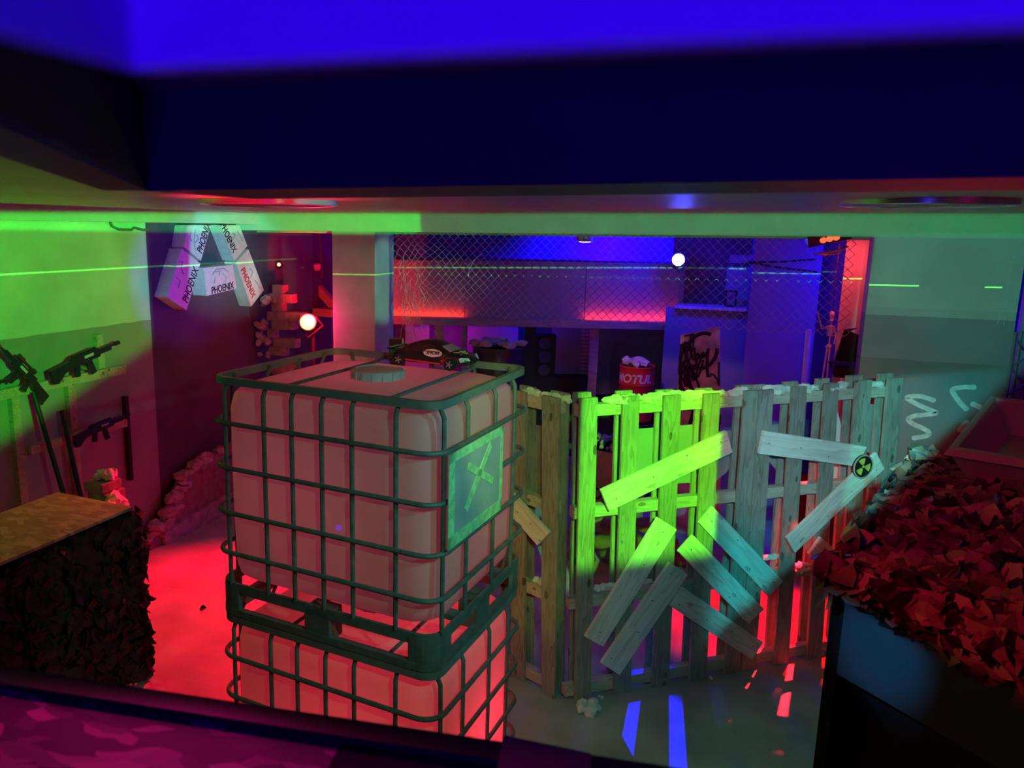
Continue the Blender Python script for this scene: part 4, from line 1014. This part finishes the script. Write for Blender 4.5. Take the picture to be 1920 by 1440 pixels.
# thin wires strung across the partition
for lab, p, q_ in (('upper thin black wire across the blue partition', (1400, 492), (1532, 486)), ('lower thin black wire across the blue partition, sagging right', (1400, 491), (1532, 510))):
    a, b = at_v(*p, PVv-.004), at_v(*q_, PVv-.004)
    tag(MB().tube([a, a.lerp(b, .5)-V3((0, 0, .01)), b], .008, 6).build('wire', M['black'], org=a), lab, 'wire', 'wires across the blue partition')
a, b = at_v(1517, 618, 8.4), at_v(1508, 722, 8.4); d = (b-a)/(b.z-a.z); b = a + d*(-a.z+.003)
tag(MB().tube([a, b], .03, 10).build('pale_pole', M['white_board'], org=b, smooth=True), 'pale upright pole left of the skeleton', 'pole')
# red panel seen through the mesh at the right
rv = 7.9
a, b = at_v(1572, 600, rv), at_v(1628, 600, rv)
struct(MB().span((a.x, rv, 0), (b.x+.05, rv+.04, 3.17)).build('wall_red_panel', M['pillar']))
# skeleton
SV = 7.75
def sk(x, y, dv=0): return at_v(x, y, SV+dv)
skel = thing('toy_skeleton', 'small plastic skeleton with one arm raised, hanging at back right', 'skeleton', sk(1556, 600))
hd = sk(1560, 592); s_ = (sk(1560, 585)-sk(1560, 600)).length/15     # metres per photo pixel
mb = MB().lump(hd+V3((0, 0, 2*s_)), 6.0*s_, 2, .06, 3, (.75, .85, 1.15)); mb.box(hd+V3((0, -1*s_, -7*s_)), (6*s_, 5*s_, 5*s_))
mb.build('skull', M['bone'], skel, smooth=True)
MB().tube([hd+V3((0, 0, 7*s_)), V3((hd.x, hd.y, 2.971))], .003, 5).build('hanging_cord', M['black'], skel)
mb = MB(); mb.tube([sk(1559, 601), sk(1558, 612), sk(1557, 630), sk(1554, 648)], 1.3*s_, 6)
for i in range(6):
    y = 613+3.2*i; wv_ = (7-.4*i)*s_; c = sk(1558-.5*i, y)
    mb.tube([c + V3((wv_*math.cos(a), -.0+wv_*.6*math.sin(a), -1.2*s_*math.sin(a))) for a in [2*pi*k/12 for k in range(12)]], .8*s_, 5, closed=True)
mb.build('rib_cage', M['bone'], skel, smooth=True)
MB().tube([sk(1564, 613), sk(1558, 610), sk(1551, 612), sk(1541, 617)], 1.4*s_, 6).tube([sk(1541, 617), sk(1537, 600), sk(1533, 584)], [1.5*s_, 1.2*s_, 1.6*s_], 6).build('arm', M['bone'], skel, smooth=True)
MB().tube([sk(1564, 613), sk(1567, 628), sk(1564, 645)], 1.2*s_, 6).build('arm', M['bone'], skel, smooth=True)
MB().lump(sk(1554, 649), 5*s_, 7, .35, 2, (1.1, .7, .8)).build('pelvis', M['bone'], skel, smooth=True)
MB().tube([sk(1551, 653), sk(1545, 690), sk(1540, 725), sk(1537, 745)], [1.8*s_, 1.5*s_, 1.4*s_, 1.2*s_], 6).build('leg', M['bone'], skel, smooth=True)
MB().tube([sk(1556, 653), sk(1552, 690), sk(1549, 725), sk(1547, 745)], [1.8*s_, 1.4*s_, 1.4*s_, 1.2*s_], 6).build('leg', M['bone'], skel, smooth=True)
# black shell chair on a plinth
cv = 7.55
c = at_v(1590, 700, cv); 
pz_ = .95
pln = MB().span((c.x-.35, cv-.2, 0), (c.x+.3, cv+.22, pz_)).build('plinth', M['black'], org=(c.x, cv, 0)); tag(pln, 'black plinth under the black shell chair, behind the fence', 'plinth')
ch = thing('shell_chair', 'black shell chair with thin pale legs behind the right end of fence', 'chair', V3((c.x, cv, pz_)))
tz, bz_ = at_v(1590, 617, cv).z, at_v(1590, 702, cv).z
x0, x1 = at_v(1553, 690, cv).x, at_v(1612, 690, cv).x
mb = MB(); prof = [(x0+.05, tz-.30), (x0+.10, tz-.02), (x0+.2, tz), (x1-.1, tz-.03), (x1, tz-.07), (x1, bz_+.05), (x1-.05, bz_), (x0+.04, bz_), (x0, bz_+.08)]
mb.prism([(x, cv+.1, z) for x, z in prof], (0, .06, 0)); mb.build('shell_back', M['black_soft'], ch, bevel=.02)
MB().span((x0+.03, cv-.18, bz_-.01), (x1-.02, cv+.12, bz_+.10)).build('seat', M['black_soft'], ch, bevel=.03)
for lx, ly in ((x0+.1, cv-.14), (x1-.13, cv-.14), (x0+.16, cv+.08), (x1-.06, cv+.08)):
    MB().tube([(lx, ly, bz_), (lx+(.03 if lx > (x0+x1)/2 else -.03), ly, pz_)], .011, 8).build('leg', M['bone'], ch, smooth=True)
# metal truss post at the right edge
tv = 7.6
a = at_v(1902, 640, tv); tr = thing('truss_post', 'slim metal truss post at the right edge of the photo', 'post', V3((a.x, tv, 0)))
for dx, dy in ((0, 0), (.12, 0), (.06, .10)): MB().tube([(a.x+dx, tv+dy, 0), (a.x+dx, tv+dy, at_v(1902, 622, tv).z)], .016, 8).build('chord', M['galv_light'], tr, smooth=True)
mb = MB(); zt = at_v(1902, 622, tv).z; k = 0; z = .05
while z < zt-.12:
    mb.tube([(a.x+(.12 if k % 2 else 0), tv, z), (a.x+(0 if k % 2 else .12), tv, z+.12)], .008, 6); z += .12; k += 1
mb.build('lacing', M['galv_light'], tr)

# ================================================================== LAMPS
def lamp_can(name, label, p, dirv, r, col, strength, depth=.14, lens=None):
    z = V3(dirv).normalized(); x = z.orthogonal().normalized(); m4 = frame(p, x, z.cross(x), z)
    t = thing(name, label, 'lamp', m=m4)
    MB().lathe([(r*.5, -depth), (r*.95, -depth*.8), (r*1.15, -.01), (r*1.15, .0), (r*1.02, .0), (r*1.0, -.012)], 28).xf(m4).build('lamp_housing', M['gloss_black'], t, smooth=True)
    MB().lathe([(r, -.008), (r*.92, .004), (r*.5, .012), (0.002, .015)], 28).xf(m4).build('lamp_lens', glow('lens '+name+label[:12], col, strength), t, smooth=True)
    br = MB(); br.tube([(-r*1.25, 0, -depth*.4), (-r*1.25, r*1.6, -depth*.4), (r*1.25, r*1.6, -depth*.4), (r*1.25, 0, -depth*.4)], .012, 6)
    br.xf(m4).build('lamp_bracket', M['black'], t)
    return t
l1 = at_v(577, 604, 6.95); d1 = (CAM-l1)
red1 = lamp_can('stage_lamp', 'large glowing red lamp on a stand left of the pillar', l1, d1, .08, (1, .40, .10), 4.5)
MB().tube([(l1.x, l1.y+.10, 0), (l1.x, l1.y+.10, l1.z-.05)], .02, 8).build('lamp_stand', M['black'], red1)
l1b = at_v(523, 496, 7.72)
lamp_can('indicator_lamp', 'tiny red lamp on top of the brick ruin', l1b, CAM-l1b, .022, (1, .12, .06), 8, .06)
l3 = at_v(1272, 487, 9.1)
blue3 = lamp_can('stage_lamp', 'bright blue white lamp on the right end of the kiosk roof', l3, CAM-l3+V3((0, 0, .3)), .065, (.35, .4, 1), 40)
MB().tube([(l3.x, l3.y+.08, TOPZ+.03), (l3.x, l3.y+.08, l3.z)], .015, 8).build('lamp_stand', M['black'], blue3)
# red three-lens bar lamp under the beam
l2 = at_v(1556, 448, 7.17); z = (CAM-l2).normalized(); x = V3((CR.x, CR.y, 0)).normalized(); m4 = frame(l2, x, z.cross(x), z)
t = thing('bar_lamp', 'red lamp with three glowing lenses under the beam at right', 'lamp', m=m4)
MB().span((-.16, -.04, -.10), (.16, .05, -.004)).xf(m4).build('lamp_housing', M['gloss_black'], t, bevel=.006)
for i in (-1, 0, 1): MB().lathe([(.026, -.006), (.024, .006), (.004, .01)], 18).xf(m4 @ Matrix.Translation((i*.048, 0, 0))).build('lamp_lens', glow('red lens %d' % i, (1, .05, .02), 4), t, smooth=True)
MB().tube([(-.13, -.10, -.02), (-.05, -.125, .01), (.05, -.125, .01), (.13, -.10, -.02)], [.005, .018, .018, .005], 8).xf(m4).build('lamp_tray', M['lamp_rim'], t, smooth=True)
MB().tube([V3(l2)-z*.06, V3((l2.x, l2.y+.06, 2.996))], .012, 6).build('lamp_bracket', M['black'], t)
# round ceiling fittings
def disc(name, label, px, py, zc, wpx, mat_c, grp=None, em=None):
    c = at_z(px, py, zc); D = (c-CAM).dot(CF); r = wpx/2*D/F
    t = thing(name, label, 'ceiling light', V3((c.x, c.y, 3.175)), grp)
    m_ = Matrix.Translation((c.x, c.y, 0))
    MB().lathe([(r, 3.174), (r*1.0, zc+.002), (r*.96, zc-.004), (r*.90, zc), (r*.88, zc+.006)], 56, m_).build('trim_ring', M['lamp_rim'], t, smooth=True)
    MB().lathe([(r*.885, zc+.004), (r*.885, zc+.008), (r*.6, zc+.012)], 48, m_).build('diffuser', em or mat_c, t, smooth=True)
    return t
disc('ceiling_light', 'round unlit ceiling fitting in the red lit ceiling at left', 505, 385, 3.148, 255, M['cabinet'])
disc('ceiling_light', 'round unlit ceiling fitting above the right wall', 1735, 386, 3.150, 288, M['plate'])
dp = at_v(1097, 452, 8.7)
t = thing('downlight', 'small glowing downlight on the back ceiling above the kiosk', 'ceiling light', V3((dp.x, dp.y, 2.97)))
m_ = Matrix.Translation((dp.x, dp.y, 0))
MB().lathe([(.10, 2.969), (.10, dp.z), (.09, dp.z-.006), (.085, dp.z)], 32, m_).build('trim_ring', M['lamp_rim'], t, smooth=True)
MB().lathe([(.086, dp.z-.002), (.05, dp.z-.012), (.002, dp.z-.016)], 32, m_).build('diffuser', glow('downlight', (.8, .5, 1), 8), t, smooth=True)

# ------------------------------------------------------------------ light sources
def light(name, p, target, col, power, angle=60, blend=.3, radius=.04, cuts=(), floor_=0.0, line=None):
    """spot lamp; cuts = masks that trim its light, each (world a, world b, world kept side, softness)"""
    L = bpy.data.lights.new(name, 'SPOT'); o = bpy.data.objects.new(name, L); COL.objects.link(o)
    p = V3(p); d = (V3(target)-p).normalized()
    o.matrix_world = Matrix.Translation(p) @ d.to_track_quat('-Z', 'Y').to_matrix().to_4x4()
    L.color = col; L.energy = power; L.spot_size = math.radians(angle); L.spot_blend = blend; L.shadow_soft_size = radius
    if cuts or line:
        L.use_nodes = True; nt = L.node_tree; em = nt.nodes['Emission']
        tc = N(nt, 'ShaderNodeTexCoord'); Ri = o.matrix_world.to_3x3().inverted(); fac = None
        def dotn(nv):
            dn = N(nt, 'ShaderNodeVectorMath', operation='DOT_PRODUCT'); nt.links.new(tc.outputs['Normal'], dn.inputs[0])
            dn.inputs[1].default_value = Ri @ nv; return dn.outputs['Value']
        for a, b, k, sft in cuts:
            nv = (V3(a)-p).cross(V3(b)-p).normalized()
            if nv.dot(V3(k)-p) < 0: nv = -nv
            mr = N(nt, 'ShaderNodeMapRange', interpolation_type='SMOOTHSTEP'); nt.links.new(dotn(nv), mr.inputs[0])
            mr.inputs[1].default_value = -sft; mr.inputs[2].default_value = sft; mr.inputs[3].default_value = floor_; mr.inputs[4].default_value = 1
            fac = mr.outputs[0] if fac is None else mathn(nt, 'MULTIPLY', fac, mr.outputs[0])
        if line:
            w_ = mathn(nt, 'LESS_THAN', mathn(nt, 'ABSOLUTE', dotn(line[0])), line[1])
            fac = w_ if fac is None else mathn(nt, 'MULTIPLY', fac, w_)
        nt.links.new(fac, em.inputs['Strength'])
    return o
def area(name, p, target, col, power, size):
    L = bpy.data.lights.new(name, 'AREA'); o = bpy.data.objects.new(name, L); COL.objects.link(o)
    d = (V3(target)-V3(p)).normalized(); o.matrix_world = Matrix.Translation(V3(p)) @ d.to_track_quat('-Z', 'Y').to_matrix().to_4x4()
    L.color = col; L.energy = power; L.shape = 'DISK'; L.size = size; return o
def point(name, p, col, power, r=.05):
    L = bpy.data.lights.new(name, 'POINT'); o = bpy.data.objects.new(name, L); COL.objects.link(o); o.location = p
    L.color = col; L.energy = power; L.shadow_soft_size = r; return o
RED, GRN, BLU, TEA = (1, .012, .025), (.09, 1, .075), (.012, .008, 1), (.07, .62, .66)
# red lamp at the back left: floods the floor and the left wall
n1 = d1.normalized()
light('red lamp', l1 + n1*.12, at_z(340, 1190, 0), RED, 5000, 66, .8, .06, [(l1+V3((0, -3, -.55)), l1+V3((1, -3, -.55)), l1+V3((0, -3, -2)), .22), ((UL+.12, 3, 0), (UL+.12, 6, 0), (-3.5, 4.5, 0), .03)])
light('keg wash', rk+V3((-.2, -1.3, 2.85)), rk+V3((.4, 0, 1.2)), (1, .3, .3), 14, 60, .7, .03, [((-4, 9.2, 1.72), (0, 9.2, 1.72), (-1, 9.2, 1), .03)])  # this and the next two are added spots without a fitting
light('teal container wash', (.9, 2.2, 3.08), UM @ V3((LX, 0, .6)), (.1, .6, .6), 60, 36, .6, .02, [((-1.02, 4.0, 0), (-1.02, 4.0, 2), (-2, 3.3, 1), .008)])
light('lintel red wash', (.25, 1.9, 2.3), (.55, 1.0, 3.1), RED, 4, 60, .8, .03)
point('red lamp glow', l1 + n1*.10 + V3((0, 0, .02)), RED, 22, .06)
# blue lamp on the kiosk, then added fills for back room and kiosk inside
b3 = l3 + (CAM-l3).normalized()*.16
point('blue lamp', b3 + V3((0, 0, .06)), BLU, 60, .05)
light('blue lamp beam', b3, at_z(1225, 1375, 0), BLU, 2600, 7, .5, .015)
area('blue wash', (-2.2, 10.3, 2.93), (-1.9, 11, 2.4), BLU, 14, .4)
area('blue wash right', (.9, 8.15, 2.93), (.7, 9.0, 1.8), BLU, 24, .4)
hi = HM @ V3((1.6, .4, 1.75)); point('kiosk blue fill', hi, BLU, 9, .06)
hi = HM @ V3((.6, .4, 1.75)); point('kiosk violet fill', hi, (.35, .01, 1), 6, .06)  # both kiosk fills are added to brighten its back panels
for x0, x1 in ((cuts[0]+.02, cuts[1]), (cuts[2], W1)):
    h0 = HM @ V3(((x0+x1)/2, -.06, ZL+.012)); L = bpy.data.lights.new('ledge strip', 'AREA'); o = bpy.data.objects.new('ledge strip', L); COL.objects.link(o)
    L.shape = 'RECTANGLE'; L.size = x1-x0; L.size_y = .015
    yv = (HN*.75+V3((0, 0, .66))).normalized(); o.matrix_world = frame(h0, HD, (-yv).cross(HD), -yv)
# red bar lamp, then added spots for the panel and the floor behind
light('red bar lamp', l2 + z*.05, at_z(1490, 1315, 0), RED, 5200, 16, .4, .02)
light('red panel wash', at_v(1560, 470, 7.5), at_v(1600, 540, rv), (1, .05, .06), 30, 110, .5, .03, [(at_v(1560, 470, rv), at_v(1556, 600, rv), at_v(1620, 540, rv), .02)])  # added spot giving the panel the bar lamp's red
light('red floor wash', (.45, 6.75, 2.6), (.22, 6.25, 0), RED, 260, 40, .5, .04)
# coloured washes from unseen spots, some behind the lintel, others loose in the hall
GL = V3((.30, 1.25, 3.06))
up1 = [((-4, BV, 3.17), (2, BV, 3.17), (-1, BV, 1), .004)]
fol = (at_v(1720, 860, BV), at_v(1905, 700, BV), at_v(1700, 500, BV), .012)
lowf = (kFL-kx*.16+V3((0, 0, .12)), kBL-kx*.16+V3((0, 0, .12)), at_z(1200, 1360, 0), .03)
light('green wall wash', GL, at_u(120, 560, UL), GRN, 760, 60, .25, .02,
      [(at_u(275, 440, UL), at_u(284, 600, UL), at_u(100, 550, UL), .004), (at_u(-30, 850, UL), at_u(215, 690, UL), at_u(100, 550, UL), .012), ((UL, 3, 3.05), (UL, 5.5, 3.05), at_u(100, 550, UL), .004)])
light('green beam wash', GL, at_v(450, 420, BV), GRN, 1300, 50, .4, .02, [(at_v(788, 400, BV), at_v(788, 436, BV), at_v(500, 420, BV), .0015), (at_v(300, 436, BV), at_v(800, 438, BV), at_v(500, 415, BV), .002), (at_v(300, 400, BV), at_v(800, 400, BV), at_v(500, 430, BV), .002)])
GF = V3((.55, 1.25, 3.12))
light('green fence wash', GF, P0+FD*.30+V3((0, 0, 1.55)), (.15, 1, .04), 1050, 30, .3, .02, [(P0+FD*.94, P0+FD*.90+V3((0, 0, 2)), P0+V3((0, 0, 1)), .006), (P0+V3((0, 0, .92)), P0+FD+V3((0, 0, .92)), P0+V3((0, 0, 2)), .014), (P0+V3((0, 0, 2.07)), P0+FD+V3((0, 0, 2.07)), P0, .003), (P0-FD*.10, P0-FD*.10+V3((0, 0, 2)), P0+FD, .003)])
light('green fill', GL, (-1.6, 7, 2.6), (.08, .8, .25), 60, 70, .7, .05, up1+[fol])
light('teal wash', (.48, 1.3, 3.12), (1.0, 6.6, 1.9), TEA, 330, 46, .5, .03, [(at_v(1641, 443, BV), at_v(1600, 700, BV), at_v(1700, 600, BV), .002), fol, (at_v(1640, 443, BV), at_v(1905, 443.5, BV), at_v(1700, 600, BV), .002)])
light('teal fence wash', (.56, 1.35, 3.12), P0+FD*1.7+V3((0, 0, 1.0)), TEA, 330, 44, .6, .03, [(P0+FD*.98, P0+FD*.98+V3((0, 0, 2)), P0+FD*2, .03), (P0+V3((0, 0, 2.08)), P0+FD*2+V3((0, 0, 2.08)), P0+FD, .004), fol])
point('upper tank glow', UM @ V3((-.15, .22, .62)), (1, .14, .18), 9, .12)  # both tank lights are added, for the red shining through from behind
point('lower tank glow', IM @ V3((.22, .12, .45)), (1, .05, .07), 20, .12)
light('car wash', (-2.0, 1.5, 3.05), CM @ V3((0, 0, .07)), (1, .1, .08), 9, 9, .6, .02)  # added spot to redden the toy car
light('pillar side wash', (1.3, 6.2, 2.7), (pr, BV+.2, 2.5), (.1, .8, .4), 260, 11, .5, .02, [((pr, BV, 1.85), (pr, BV+.4, 1.85), (pr, BV, 2.8), .004)])
light('beam middle wash', GL, at_v(1200, 420, BV), (.06, 1, .35), 300, 100, .4, .02, [(at_v(300, 437, BV), at_v(1640, 444, BV), at_v(900, 420, BV), .002), (at_v(300, 401, BV), at_v(1640, 400, BV), at_v(900, 420, BV), .002)])
light('warm pillar wash', (-1.2, 1.3, 3.12), (-3.85, 7.0, 1.9), (1, .12, .05), 330, 17, .5, .03)
light('amber pallet wash', (-.2, 1.4, 3.12), Q0+QD*.1+V3((0, 0, 1.5)), (1, .22, .05), 170, 30, .5, .02, [(Q0-QD*.03, Q0-QD*.03+V3((0, 0, 2)), Q0+QD, .004)])
light('warm fence wash', (.1, 1.3, 3.12), P0+FD*1.55+V3((0, 0, 1.75)), (1, .22, .16), 95, 24, .7, .02, [(P0+V3((0, 0, 2.09)), P0+FD*2+V3((0, 0, 2.09)), P0+FD, .004)])
light('teal floor wash', (-.35, 1.3, 3.12), (-.15, 4.6, 0), (.06, .5, .62), 60, 40, .8, .03, [lowf])
light('green container fill', (.35, 1.3, 3.12), (-1.4, 3.3, 1.8), (.12, 1, .2), 9, 60, .7, .03)
light('red net wash', (-.6, 1.3, 3.1), kFL+kx*.7+kB*.5, (1, .015, .03), 40, 60, .7, .03, [(kFL+V3((0, 0, -.04)), kFL+kx*1.2+V3((0, 0, -.16)), kFL+kB, .01)])
light('cabinet blue wash', (-.7, 1.2, 2.9), kFL+kx*.12+V3((0, 0, -.15)), (.08, .4, .9), 6, 11, 1, .02, [(kFL+V3((0, 0, -.06)), kFL+kx*1.2+V3((0, 0, -.2)), kFL+V3((0, 0, -.4)), .006)])
cg_ = at_v(592, 592, 6.85); light('red corner glow', cg_, (-5.1, 7.7, 1.85), RED, 26, 165, .4, .05, [((pl-.03, BV, 0), (pl-.03, BV, 2), (-5.3, 7.5, 1), .02), (at_u(503, 440, UL), at_u(503, 600, UL), at_v(540, 560, 7.35), .01)])  # added light for the red that the stand lamp sheds on its corner
rc_ = at_z(490, 372, 3.17)
light('red ceiling wash', rc_+V3((.0, -.1, -.5)), rc_, RED, 9, 110, .8, .05, [((-6, BV, 3.174), (2, BV, 3.174), (-3, 5, 3.174), .006)])
light('teal ceiling wash', (2.0, 2.6, 2.5), (1.6, 5, 3.17), (.1, .4, .55), 5, 120, .8, .05)
light('cyan carton wash', (.2, 1.3, 3.1), at_u(415, 485, UL), (.22, .8, .75), 900, 11, .8, .02, [(at_u(300, 440, UL), at_u(302, 580, UL), at_u(450, 500, UL), .003), (at_u(352, 440, UL), at_u(348, 580, UL), at_u(450, 500, UL), .003)])
light('violet carton wash', (-3.4, 5.2, 2.7), at_u(335, 520, UL), (.32, .01, 1), 22, 40, .6, .02)
light('purple ledge wash', (-1.0, 1.15, 3.06), at_z(380, 1372, 2.6), (1, .03, .18), 14, 62, .8, .01, [(f0, f1, f0-en*.3, .006)])
# platform's own blue lamp behind the phone
light('platform blue lamp', (.12, -.45, 2.92), lp(900, 20, .13), (.03, .0, 1), 14.5, 110, .8, .05)
# level green line lasers
lg = (.12, 1, .08)
LP = V3((.75, 2.0, 2.655))
KX = at_v(618, 500, BV); 
light('green line laser left', LP, LP+V3((-4, 2.4, 0)), lg, 2600, 110, .05, 0, [(KX, KX+V3((0, 0, 1)), at_v(300, 500, BV), .0005)], 0, (V3((0, 0, 1)), .0011))
LQ = V3((.4, 2.0, 2.625)); lz = V3((-.014, 0, 1)).normalized()
g1_, g2_, g3_ = at_v(1723, 537, BV), at_v(1846, 540, BV), at_v(1879, 541, BV)
light('green line laser middle', LQ, LQ+V3((-.4, 4, 0)), lg, 2200, 110, .05, 0, [(KX, KX+V3((0, 0, 1)), at_v(900, 500, BV), .0005), (g1_, g1_+V3((0, 0, 1)), at_v(900, 500, BV), .0003)], 0, (lz, .0011))
light('green line laser right', LQ, LQ+V3((.8, 4, 0)), lg, 2200, 90, .05, 0, [(g2_, g2_+V3((0, 0, 1)), g3_, .0003), (g3_, g3_+V3((0, 0, 1)), g2_, .0006)], 0, (lz, .0011))
light('blue aiming light', (-.7, 1.2, 2.4), at_p(635, 990, IC+V3((-.0, -LY, 0)), V3((math.sin(IYAW)*-1, math.cos(IYAW), 0))), BLU, 260, .45, .6, 0)

# final balance of the lamps: (red, green, blue) watts
BAL = {
 'amber pallet wash': (60, 110, 4), 'beam middle wash': (0, 420, 130), 'blue lamp': (0, 0, 34), 'blue wash': (2, 0, 420), 'blue wash right': (0, 0, 30),
 'cyan carton wash': (130, 1300, 1150), 'green beam wash': (40, 1700, 80), 'green container fill': (24, 60, 34), 'green fence wash': (250, 1700, 30),
 'green fill': (2, 14, 26), 'green wall wash': (4, 1250, 50), 'kiosk blue fill': (0, 0, 6), 'kiosk violet fill': (5, 0, 6),
 'ledge strip': (1.7, .06, .02), 'ledge strip.001': (2.2, .07, .02), 'red corner glow': (100, .4, 2), 'cabinet blue wash': (3, 40, 90),
 'pillar side wash': (80, 360, 230), 'purple ledge wash': (20, .3, 6), 'red ceiling wash': (50, .4, 2), 'red floor wash': (900, 3, 6),
 'red lamp': (1250, 3, 26), 'red lamp glow': (13, 0, 2), 'red net wash': (52, .6, 3), 'red panel wash': (20, 1, 1.3),
 'teal ceiling wash': (8, 0, 3), 'teal floor wash': (0, 46, 40), 'teal wash': (25, 360, 270), 'teal fence wash': (6, 430, 440),
 'violet carton wash': (12, 0, 70), 'warm fence wash': (210, 25, 12), 'warm pillar wash': (80, 25, 0), 'keg wash': (34, 12, 18), 'teal container wash': (6, 62, 64), 'upper tank glow': (9, .9, 1.8), 'lower tank glow': (27, 1, 2.2), 'car wash': (60, 4, 4), 'lintel red wash': (16, .1, 1)}
for k_, v_ in BAL.items():
    L = bpy.data.lights[k_]; m_ = max(v_); L.energy = m_; L.color = [c/max(m_, 1e-6) for c in v_]
